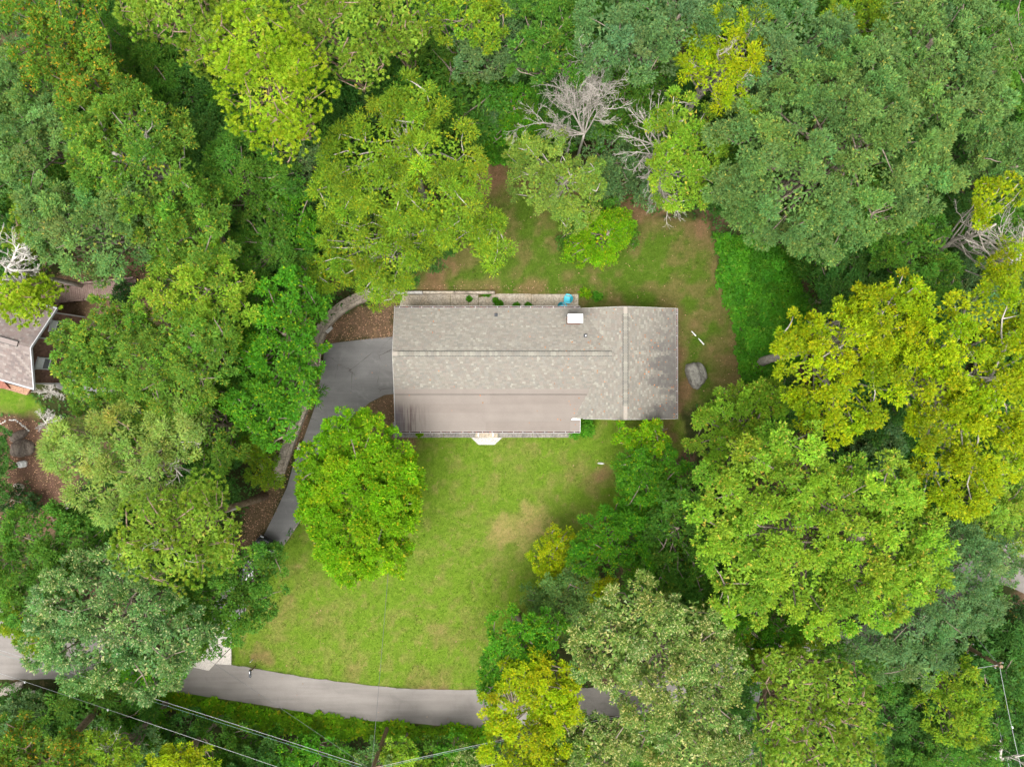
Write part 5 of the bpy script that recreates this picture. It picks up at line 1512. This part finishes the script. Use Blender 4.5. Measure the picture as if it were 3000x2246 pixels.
T("broadleaf_tree", 'fine', 'blue', 11, [(2150, 1190, 50), (2110, 1150, 48), (2180, 1230, 34, -1)], "grey-green tree leaning over the road bend beyond the tulip tree")
# --- front lawn's east border
T("broadleaf_tree", 'big', 'lime', 5, [(1352, 938, 24), (1380, 962, 27), (1408, 922, 18), (1428, 958, 17)], "sparse young tree with yellow-green leaves near the porch corner", gaps=.35, base_px=(1895, 1365), dens=.9, dead=[(1395, 935, 2.8, [(1420, 910, 4), (1440, 905, 3.6), (1390, 905, 3.8), (1360, 990, 2.8)], .03, (4, 3, 2))])
T("broadleaf_tree", 'fine', 'bright', 6, [(1400, 1030, 55), (1370, 1010, 40), (1420, 1090, 60), (1440, 1020, 50), (1380, 1080, 45)], "dense green bushy tree beside the sparse young tree by the lawn", gaps=.04)
T("broadleaf_tree", 'oak', 'bright', 7, [(1310, 1160, 60), (1360, 1170, 58), (1280, 1200, 45), (1400, 1210, 60), (1340, 1120, 38, -1)], "spreading green tree next to the yellow-green bush", gaps=.08)
T("broadleaf_tree", 'fine', 'yellb', 4.5, [(1185, 1200, 36), (1210, 1165, 28), (1180, 1235, 26), (1225, 1215, 26)], "yellow-green bushy tree beside the bare tan patch of lawn", gaps=.04)
T("broadleaf_tree", 'fine', 'grayg', 6, [(1210, 1300, 50), (1190, 1340, 45), (1250, 1270, 45), (1160, 1290, 30, -1), (1260, 1340, 45)], "dull grey-green bushy tree between yellow-green bush and leafy lawn-corner tree", gaps=.05)
T("broadleaf_tree", 'fine', 'yellb', 5.5, [(1285, 1275, 32), (1310, 1270, 26)], "small yellow-green bush between pale oak and grey-green bush", cat="shrub")
T("broadleaf_tree", 'oak', 'mid', 8, [(1460, 1150, 60), (1450, 1230, 55), (1500, 1260, 50), (1470, 1080, 45), (1400, 1270, 45)], "dark shaded tree in the hollow between tulip tree and lawn border")
T("broadleaf_tree", 'oak', 'bright', 9, [(1110, 1370, 50), (1140, 1420, 50), (1090, 1440, 48), (1180, 1360, 40), (1060, 1480, 34, -1)], "leafy green tree where the lawn corner meets the golden tree", gaps=.08)
T("broadleaf_tree", 'oak', 'yellb', 10, [(1120, 1460, 52), (1180, 1480, 60), (1080, 1530, 45), (1200, 1540, 48), (1130, 1600, 75), (1200, 1600, 60), (1100, 1650, 60), (1230, 1480, 36)], "golden yellow-green tree leaning over the road", gaps=.12)
T("oak_tree", 'oak', 'pale', 15, [(1380, 1330, 80), (1320, 1400, 75), (1430, 1420, 95), (1500, 1350, 70), (1540, 1450, 75), (1440, 1520, 90), (1380, 1470, 60, -1), (1510, 1560, 80), (1360, 1600, 45, -3), (1480, 1630, 70), (1590, 1610, 50, -2)], "pale oak with cream-tipped leaves beside the golden tree", gaps=.18, trunk=.35, nl=40)
T("oak_tree", 'oak', 'pale', 10, [(1220, 1640, 55), (1280, 1600, 50), (1320, 1650, 50), (1180, 1680, 45)], "smaller cream-tipped oak across the road beside the golden tree", gaps=.2)
T("pine_tree", 'pine', 'pine', 17, [(1720, 1480, 72), (1810, 1490, 70), (1690, 1560, 62), (1850, 1560, 75), (1770, 1600, 85), (1700, 1640, 65), (1840, 1640, 70), (1680, 1440, 45, -1)], "open pine with dark forked limbs showing at its centre", bark="bark_pine", gaps=.2, trunk=.32, nl=46, dead=[(1770, 1545, 13, [(1700, 1500, 15.5), (1730, 1470, 16), (1830, 1560, 15.5), (1740, 1600, 15), (1700, 1590, 15), (1800, 1490, 15.5)], .11, (4, 3, 2))])
T("broadleaf_tree", 'oak', 'yg', 10, [(1700, 1420, 55), (1640, 1425, 48), (1750, 1400, 50)], "olive young tree between tulip tree and open pine")
T("broadleaf_tree", 'oak', 'dark', 9, [(1950, 1510, 62), (1920, 1570, 50), (1980, 1570, 55), (1960, 1620, 50)], "dark blue-green tree between open pine and yellow-olive tree")
T("broadleaf_tree", 'oak', 'yg', 11, [(2060, 1470, 50), (2050, 1540, 58), (2090, 1570, 42), (2100, 1500, 40)], "loose yellow-olive tree in front of the power lines", gaps=.2)
T("broadleaf_tree", 'fine', 'mid', 10, [(2020, 1630, 62), (2090, 1630, 55), (1970, 1660, 50), (2140, 1590, 34, -1)], "mid-green tree with a white dead limb near the pole wires", dead=[(2160, 1640, 6, [(2215, 1600, 8), (2230, 1640, 8), (2180, 1590, 8)], .10, (4, 3, 2))])
T("evergreen_shrub", 'oak', 'deep', 5, [(2170, 1370, 48), (2190, 1420, 45), (2150, 1410, 38), (2200, 1330, 38)], "dark glossy evergreen bank behind the utility pole", cat="shrub", gaps=.04)
T("evergreen_shrub", 'oak', 'deep', 5, [(2190, 1490, 42), (2200, 1560, 42), (2180, 1610, 40)], "dark glossy evergreen beside the wires leaving the evergreen-bank pole", cat="shrub", gaps=.06)
T("broadleaf_tree", 'fine', 'mid', 10, [(1850, 1430, 58), (1890, 1460, 50), (1810, 1410, 45)], "mid-green tree between open pine and silvery fine-leaved tree")
T("broadleaf_tree", 'oak', 'dark', 9, [(1590, 1500, 48), (1610, 1570, 50), (1600, 1640, 52), (1620, 1450, 40)], "dark tree between the pale cream-tipped oak and the open pine")
T("garden_shrub", 'big', 'bright', 2.2, [(2110, 1450, 28), (2125, 1480, 24), (2100, 1425, 22)], "fresh green round-leaved shrub at the evergreen-bank pole", cat="shrub", gaps=.04)
# --- strip below the road
T("tall_tree", 'oak', 'oliveo', 15, [(10, 1640, 70), (90, 1650, 65), (150, 1640, 50, -1), (40, 1580, 45, -1.5)], "tall tree with orange-tipped leaves on a leaning-looking bare trunk below the road", base_px=(332, 2040), bark="bark_pine", trunk=.30, gaps=.2, fork=.86)
T("broadleaf_tree", 'oak', 'oliveo', 14, [(-60, 1600, 60), (-30, 1670, 50)], "tall bare-trunked tree beside the pale rock ledge", base_px=(118, 2066), bark="bark", trunk=.2, gaps=.2, fork=.86)
T("broadleaf_tree", 'oak', 'yg', 9, [(220, 1625, 46), (260, 1640, 40)], "yellow-green tree with pale dead twigs below the road", dead=[(245, 1640, 6, [(255, 1590, 9), (270, 1610, 8), (240, 1590, 8)], .04, (4, 4, 3))])
T("broadleaf_tree", 'oak', 'yell', 8, [(390, 1640, 40), (430, 1655, 36), (350, 1660, 34)], "yellowish young tree below the marker wire across the road")
for (x, y, r_, hh, st_, pl, lab) in ((60, 1545, 44, 3, 'oak', 'dark', "dark shrub beside the pale rock ledge"), (20, 1520, 36, 2.6, 'fine', 'dark', "feathery dark shrub touching the large pale rock ledge"), (120, 1535, 40, 2.2, 'shrub', 'red', "shrub with red-tinged leaves on the roadside bank"),
        (165, 1500, 30, 2.4, 'fine', 'blue', "blue-green bush at the road edge above the bank"), (190, 1560, 46, 3.2, 'fine', 'mid', "green shrub at the foot of the tall bare trunk"), (250, 1560, 42, 3.5, 'oak', 'dark', "dark green shrub below the bank rocks"),
        (310, 1540, 44, 3.5, 'shrub', 'bright', "bright green shrub touching the tall brown bank rock"), (340, 1590, 52, 4.2, 'oak', 'mid', "mid-green shrub under the pale road cable"), (400, 1560, 48, 3.2, 'shrub', 'dark', "dark shrub along the verge beside the bright weeds"),
        (460, 1590, 52, 4.0, 'oak', 'mid', "green shrub between the two road cables"), (520, 1580, 44, 3.4, 'shrub', 'mid', "rounded shrub below the upper road cable"), (560, 1630, 52, 4.5, 'oak', 'dark', "dark shrub beyond the marker wire below the road"),
        (620, 1600, 48, 3.6, 'shrub', 'bright', "bright shrub beside the bright verge"), (690, 1610, 50, 3.4, 'shrub', 'vine', "dense bright shrub under the cables next to the shrub-hidden pole"), (735, 1640, 44, 4.0, 'oak', 'mid', "green shrub hiding the utility pole's foot"),
        (820, 1620, 44, 4.5, 'oak', 'grayg', "grey-green shrub with tufted tops beside the utility pole"), (862, 1605, 30, 4.5, 'oak', 'tulip', "light green upright shrub beside the tufted grey-green one"), (930, 1610, 46, 3.4, 'shrub', 'mid', "green shrub under the pole-to-pole cable"),
        (985, 1605, 40, 3.8, 'fine', 'bright', "bright green shrub before the golden tree"), (1010, 1640, 44, 4.5, 'fine', 'pale', "pale grey shrub under the golden tree"), (900, 1650, 40, 4.0, 'shrub', 'yg', "yellow-green shrub beyond the pole-to-pole cable")):
    if x > 300: y += 24
    T("bank_shrub", st_, pl, hh, [(x, y, r_), (x + r_ * .5, y + r_ * .3, r_ * .7, -.4), (x - r_ * .5, y + r_ * .2, r_ * .65, -.5)], lab, cat="shrub", group="shrubs on the bank below the road", gaps=.06, trunk=.08, nl=8)
# --- small garden plants near the houses
T("porch_shrub", 'shrub', 'vine', 1.3, [(1258, 915, 17), (1245, 928, 14), (1266, 925, 13)], "leafy green shrub at the end of the porch roof", cat="shrub", gaps=.03, trunk=.05, nl=6)
T("garden_shrub", 'fine', 'deep', 2.6, [(272, 628, 22), (264, 645, 20)], "dark evergreen bush standing beside the boardwalk", cat="shrub", gaps=.0, trunk=.08, nl=6)
T("garden_shrub", 'oak', 'dark', 3.0, [(-8, 955, 24), (-2, 1010, 24), (-8, 1060, 26)], "grey-green bush overhanging the dark boulders in the mulch bed", cat="shrub", gaps=.05, trunk=.08, nl=6)
T("garden_shrub", 'fine', 'deep', 1.5, [(45, 1075, 28), (20, 1100, 26), (70, 1090, 18)], "dark low bush beside the flat pale stone", cat="shrub", gaps=.1, trunk=.05, nl=6)
for i, (x, y, r_, lab) in enumerate(((1075, 657, 11, "broad-leaved weed clump growing against the house on the patio"), (1115, 659, 6, "small weed tuft on the patio by the wall"), (1140, 659, 7, "weed tuft on the patio between small tuft and teal chairs"), (1262, 634, 14, "pale green weed clump at the end of the patio near the teal chairs"), (1290, 640, 11, "low dark weed patch beyond the pale clump by the patio"), (1013, 645, 5, "weed tuft growing in the first patio joint"), (1070, 648, 5, "weed tuft growing in the middle patio joint"), (1050, 633, 9, "creeping green weed spilling over the garden wall"), (905, 937, 7, "yellow-green weed growing through the front walk"))):
    T("weed_clump", 'weed', 'vine' if i not in (3, 8) else 'lime', .3, [(x, y, r_ * .8), (x + r_ * .5, y + 1, r_ * .5)], lab, cat="weed", gaps=.1, trunk=.012, nl=3, wood=False)

# --- bare white trees
def dead_tree(base_px, zf, ends, r0, label, kids=(7, 6, 4), name="dead_tree", lev=3, wmat="dead_wood"):
    rng = np.random.default_rng(int(base_px[0] * 3 + base_px[1]))
    a = D(base_px[0], base_px[1], zf)
    r = empty(name, (a[0], a[1], gz(a[0], a[1])), label, "tree")
    z0 = gz(a[0], a[1])
    n = 5; t_ = np.linspace(0, 1, n)[:, None]
    P = np.array([a[0], a[1], z0 - .2]) * (1 - t_) + a * t_
    MB().tube(P, np.linspace(r0 * 2.0, r0 * 1.3, n), 8).build("trunk", "dead_wood", r, smooth=True)
    bare_wood(a, [D(x, y, z) for x, y, z in ends], r0, rng, levels=lev, kids=kids).build("branches", wmat, r, smooth=True)
    return r
dead_tree((1262, 290), 5.5, [(1155, 250, 9.5), (1160, 205, 11), (1185, 160, 12.5), (1210, 115, 14), (1240, 98, 14.5), (1270, 100, 14.5), (1296, 135, 13.5), (1302, 185, 12), (1178, 285, 8.5), (1225, 160, 13), (1258, 145, 13.5), (1165, 300, 7.5)], .058, "silvery white dead tree with a wide fan of bare twigs", kids=(8, 7, 5))
dead_tree((15, 580), 9.5, [(55, 540, 12), (70, 580, 12), (60, 620, 11.5), (30, 500, 13), (0, 520, 13), (-20, 560, 12), (80, 600, 11), (20, 620, 12)], .10, "chalk-white dead tree standing behind the brown house", kids=(7, 6, 4), wmat="dead_white")
dead_tree((100, 912), .8, [(75, 890, 1.6), (130, 890, 1.8), (100, 930, 1.5), (140, 915, 1.8), (70, 920, 1.4), (120, 940, 1.5), (85, 935, 1.3), (110, 880, 1.8)], .04, "bare white shrub on the neighbour's grass edge", kids=(8, 7, 4), name="bare_shrub", wmat="dead_white")
dead_tree((110, 845), .9, [(75, 835, 1.8), (90, 815, 2.4), (130, 830, 2.4), (140, 855, 2.0), (100, 865, 1.6), (80, 855, 1.6)], .045, "bare white shrub at the brown house corner", kids=(8, 7, 4), name="bare_shrub", wmat="dead_white")

# ------------------------------------------------------------------ vine carpets: mounds of leaves over the woods' edge
def carpet(name, poly_px, hmax, pal, dens, seed, style='vine'):
    rng = np.random.default_rng(seed)
    poly = DP(poly_px, hmax * .5)
    xs_ = [p[0] for p in poly]; ys_ = [p[1] for p in poly]
    A = (max(xs_) - min(xs_)) * (max(ys_) - min(ys_))
    n = int(A * dens)
    x = rng.uniform(min(xs_), max(xs_), n); y = rng.uniform(min(ys_), max(ys_), n)
    d, _, _, _ = polydist(x, y, poly)
    d = np.where(inpoly(x, y, poly), d, -d) + (fbm(x * .9, y * .9, 3) - .5) * 1.4
    k = d > 0
    x, y, d = x[k], y[k], d[k]; n = len(x)
    z = ground_z(x, y) + hmax * sstep(0, 2.2, d) * (.25 + .75 * fbm(x * .55, y * .55, 3) + .35 * (fbm(x * 1.7, y * 1.7, 2) - .5)) + rng.uniform(0.02, .22, n)
    th = rng.uniform(0, 6.283, n)
    ax = np.stack([np.cos(th), np.sin(th), rng.normal(-.1, .3, n)], -1)
    nr = rand_dirs(n, rng) * .55 + [0, 0, 1]
    V = leaf_mesh(np.column_stack([x, y, z]), ax, nr, .26 * rng.uniform(.6, 1.35, n), .2 * rng.uniform(.6, 1.3, n))
    cell = (np.floor(x / .9).astype(int) * 131 + np.floor(y / .9).astype(int) * 17) % 997
    o = mesh_np(name, V.reshape(-1, 3), np.arange(n * 3), np.arange(n) * 3, np.full(n, 3), "leaf", None, pig=pigments(pal, n, rng, cell, cvar=.16))
    return tag(o, kind="stuff")
tag(carpet("vine_cover", [(1545, 500), (1620, 500), (1720, 540), (1760, 640), (1750, 760), (1700, 830), (1620, 830), (1610, 790), (1590, 700), (1560, 600)], 1.9, 'vine', 190, 1), "bright green vine carpet along the back lawn beneath the huge oak", "vines")
tag(carpet("vine_cover", [(1000, 190), (1060, 170), (1130, 190), (1150, 300), (1110, 350), (1050, 352), (1020, 280)], 1.8, 'vine', 170, 2), "green vine carpet at the head of the back lawn", "vines")
tag(carpet("roadside_weeds", [(330, 1488), (534, 1522), (737, 1554), (900, 1567), (1060, 1577), (1060, 1600), (900, 1600), (737, 1600), (534, 1570), (330, 1525)], .35, 'lime', 150, 3), "bright green weeds along the far verge of the road", "weeds")

# ------------------------------------------------------------------ low woodland: understory trees where the tall crowns leave gaps
OPEN = [DP([(1540, 500), (1700, 520), (1740, 620), (1740, 760), (1690, 820), (1620, 800)]), DP([(300, 1470), (1090, 1560), (1090, 1640), (700, 1640), (300, 1570)]), FRONT_LAWN, BACK_LAWN, SIDE_LAWN, VERGE, LITTER[0], LITTER[1], LITTER[2], LITTER[3], DP([(690, 720), (860, 720), (860, 900), (700, 960), (600, 1200), (520, 1340), (440, 1340), (560, 1150), (660, 900)]), DP([(-150, 1270), (0, 1290), (501, 1425), (900, 1480), (1270, 1480), (1640, 1390), (1900, 1330), (2140, 1180), (2330, 1130), (2330, 1340), (2165, 1270), (2110, 1280), (1960, 1410), (1640, 1475), (1305, 1560), (1058, 1580), (737, 1556), (214, 1480), (-150, 1470)]), DP([(1590, 1440), (1670, 1440), (1655, 1700), (1570, 1700)]), DP([(840, 630), (1490, 630), (1490, 970), (840, 970)]), DP([(-60, 640), (125, 655), (150, 750), (130, 850), (-60, 850)]), DP([(110, 600), (340, 600), (340, 660), (110, 670)]), DP([(130, 640), (260, 640), (270, 860), (120, 850)])]
protos = []
KINDS = ["low dark green tree", "low mid-green tree", "low feathery tree", "low grey-green tree", "low fine-leaved dark tree", "low deep green tree"]
def short(s):
    for w_ in (" with ", " in ", " on ", " between ", " beside ", " behind ", " beyond ", " next ", " touching ", " overhanging ", " at ", " across ", " where ", " leaning ", " standing ", " growing ", " above ", " under ", " spreading ", " squeezed ", " over ", " shading ", " below ", ", "):
        i = s.find(w_)
        if i > 0: s = s[:i]
    return s
BLNAME = [short(s) for s in BLLAB]
for i, (st_, pl) in enumerate((('oak', 'dark'), ('oak', 'mid'), ('feather', 'mid'), ('oak', 'blue'), ('fine', 'dark'), ('oak', 'dark'))):
    rng = np.random.default_rng(300 + i)
    B = [(np.array([rng.normal(0, .7), rng.normal(0, .7), 3.6 + rng.normal(0, .4)]), np.array([1.9, 1.9, 1.5]) * rng.uniform(.75, 1.1)) for _ in range(3)]
    V, C, CL = crown_arrays(B, st_, pl, rng, .8, .1)
    n = len(V)
    r = empty("understory_tree", (0, 0, 0), "low shaded tree filling a gap between the taller crowns", "tree", "low trees under the wood's canopy")
    mesh_np("crown", V.reshape(-1, 3), np.arange(n * 3), np.arange(n) * 3, np.full(n, 3), "leaf", r, pig=C)
    wood_arrays((0, 0, -.2), (0, 0, 3.6), .10, CL, rng, nl=10, nt=12).build("trunk", "bark", r, smooth=True)
    protos.append([r, False])
rng = np.random.default_rng(77)
BL = np.array(BLOBS2D)
cnt = 0
for gy_ in np.arange(-34, 34.1, 2.8):
    for gx_ in np.arange(-45, 45.1, 2.8):
        x = gx_ + rng.uniform(-1.1, 1.1); y = gy_ + rng.uniform(-1.1, 1.1)
        ra = np.arange(10) * .628; rx_ = (np.append(x + 3.0 * np.cos(ra), x)) * H / (H - 5); ry_ = (np.append(y + 3.0 * np.sin(ra), y)) * H / (H - 5)
        if any(inpoly(rx_, ry_, P).any() or inpoly(np.array([x]), np.array([y]), P)[0] for P in OPEN): continue
        px = 1106 + x / ppm(5.0); py = 828 - y / ppm(5.0)
        if not (-60 < px < 2270 and -60 < py < 1716): continue
        # is any of it in view past the tall crowns?
        vis = 0
        for a in range(9):
            qx, qy = (px, py) if a == 0 else (px + 48 * math.cos(a * .785), py + 48 * math.sin(a * .785))
            if not (((BL[:, 0] - qx) ** 2 + (BL[:, 1] - qy) ** 2) < (BL[:, 2] * .92) ** 2).any(): vis += 1
        if vis < 2: continue
        pr = protos[rng.integers(len(protos))]
        s_ = rng.uniform(.95, 1.5); rz = rng.uniform(0, 6.28)
        if not pr[1]:
            o = pr[0]; pr[1] = True
        else:
            o = pr[0].copy(); COL.objects.link(o)
            for chd in pr[0].children:
                c_ = chd.copy(); COL.objects.link(c_); c_.parent = o
        o.location = (x, y, gz(x, y)); o.rotation_euler = (0, 0, rz); o.scale = (s_, s_, s_ * rng.uniform(.85, 1.15))
        cnt += 1
        j = int(np.argmin((BL[:, 0] - px) ** 2 + (BL[:, 1] - py) ** 2))
        o["label"] = KINDS[protos.index(pr)] + " under or beside the " + BLNAME[j]
        o["group"] = "low trees under the wood's canopy"
for pr in protos:
    if not pr[1]:
        for chd in list(pr[0].children): bpy.data.objects.remove(chd)
        bpy.data.objects.remove(pr[0])
print("understory", cnt)

# ------------------------------------------------------------------ ground cover in the wood, grass on the lawns, fallen leaves
rng = np.random.default_rng(11)
n = 90000
x = rng.uniform(-45, 45, n); y = rng.uniform(-34, 34, n)
k = np.ones(n, bool)
for P in OPEN[2:]: k &= ~inpoly(x, y, P)
k &= fbm(x * .4, y * .4, 4) > .40
x, y = x[k], y[k]; n = len(x)
th = rng.uniform(0, 6.283, n)
V = leaf_mesh(np.column_stack([x, y, ground_z(x, y) + rng.uniform(.02, .5, n) * fbm(x, y, 2)]), np.stack([np.cos(th), np.sin(th), rng.normal(0, .3, n)], -1), rand_dirs(n, rng) * .6 + [0, 0, 1], .26 * rng.uniform(.6, 1.3, n), .17 * rng.uniform(.6, 1.3, n))
o = mesh_np("undergrowth", V.reshape(-1, 3), np.arange(n * 3), np.arange(n) * 3, np.full(n, 3), "leaf", None, pig=pigments('dark', n, rng))
tag(o, "low leafy undergrowth covering the woodland floor", "undergrowth", kind="stuff")

n = 330000
x = rng.uniform(-32, 24, n); y = rng.uniform(-27, 20, n)
k = np.zeros(n, bool)
for P in (FRONT_LAWN, BACK_LAWN, VERGE, SIDE_LAWN): k |= inpoly(x, y, P)
for P in (FP([(1140, 855), (1985, 895), (1985, 1232), (1700, 1232), (1690, 1283), (1475, 1283), (1452, 1304), (1400, 1304), (1378, 1283), (1140, 1283)]), DP([(690, 735), (853, 725), (853, 850), (775, 890), (705, 965), (655, 1112), (600, 1192), (535, 1310), (490, 1310), (573, 1150), (680, 880)])): k &= ~inpoly(x, y, P)
x, y = x[k], y[k]
# clover and weed tufts stand out of the sward
cx_ = rng.integers(0, len(x), 700); rep = rng.integers(4, 14, 700)
tx = np.repeat(x[cx_], rep) + rng.normal(0, .11, rep.sum()); ty = np.repeat(y[cx_], rep) + rng.normal(0, .11, rep.sum())
tuft = np.concatenate([np.zeros(len(x)), np.ones(len(tx))]); tone = np.concatenate([np.zeros(len(x)), np.repeat(rng.normal(.08, .14, 700), rep)])
x = np.concatenate([x, tx]); y = np.concatenate([y, ty])
gc = ground_col(x, y)
green = gc[:, 1] / (gc[:, 0] + 1e-6)
k = rng.random(len(x)) < sstep(.85, 1.25, green) * .9 + .1
x, y, gc, tuft, tone = x[k], y[k], gc[k], tuft[k], tone[k]; n = len(x)
gc = gc * np.exp(tone)[:, None] * np.where(tuft > 0, 1, 1)[:, None]
th = rng.uniform(0, 6.283, n); Lb = rng.uniform(.05, .13, n) * (1 + .2 * tuft)
b = np.column_stack([x, y, ground_z(x, y) - .01])
d = np.stack([np.cos(th), np.sin(th), rng.uniform(.5, 1.6, n)], -1); d /= np.linalg.norm(d, axis=1, keepdims=True)
sd_ = np.stack([-np.sin(th), np.cos(th), np.zeros(n)], -1) * (.012 + .016 * rng.random((n, 1)) + .004 * tuft[:, None])
V = np.stack([b - sd_, b + sd_, b + d * Lb[:, None]], 1)
pc = gc * np.exp(rng.normal(0.05, .3, (n, 1))) * np.column_stack([np.exp(rng.normal(0, .12, n)), np.ones(n), np.ones(n)])
o = mesh_np("grass", V.reshape(-1, 3), np.arange(n * 3), np.arange(n) * 3, np.full(n, 3), "leaf", None, pig=np.clip(pc, .004, .5))
tag(o, "short patchy lawn grass around the house", "grass", kind="stuff")

# fallen leaves
pts = []
for P, dn in ((LITTER[0], 42), (LITTER[1], 48), (LITTER[2], 28), (LITTER[3], 24), (LITTER[4], 14), (FRONT_LAWN, .35), (BACK_LAWN, 1.1), (DP([(870, 615), (1250, 618), (1250, 630), (870, 630)]), 16), (DP([(500, 1440), (900, 1490), (1060, 1495), (1060, 1560), (700, 1530), (500, 1500)]), .12), (DP([(700, 742), (850, 728), (850, 850), (700, 960)]), .25)):
    xs_ = [p[0] for p in P]; ys_ = [p[1] for p in P]
    m_ = int((max(xs_) - min(xs_)) * (max(ys_) - min(ys_)) * dn)
    a = np.column_stack([rng.uniform(min(xs_), max(xs_), m_), rng.uniform(min(ys_), max(ys_), m_)])
    pts.append(a[inpoly(a[:, 0], a[:, 1], P)])
pts = np.concatenate(pts)
hx = inpoly(pts[:, 0], pts[:, 1], [(XW - .2, YP - .2), (XE + .2, YP - .2), (XE + .2, YN + .2), (XW - .2, YN + .2)])
pts = pts[~hx]
o = leaf_scatter("fallen_leaves", pts, ground_z(pts[:, 0], pts[:, 1]) + .045, .105, None, rng, lin((198, 158, 126)) * .5, var=.5)
tag(o, "dry tan leaves lying on the ground along wall and drive", "leaves")
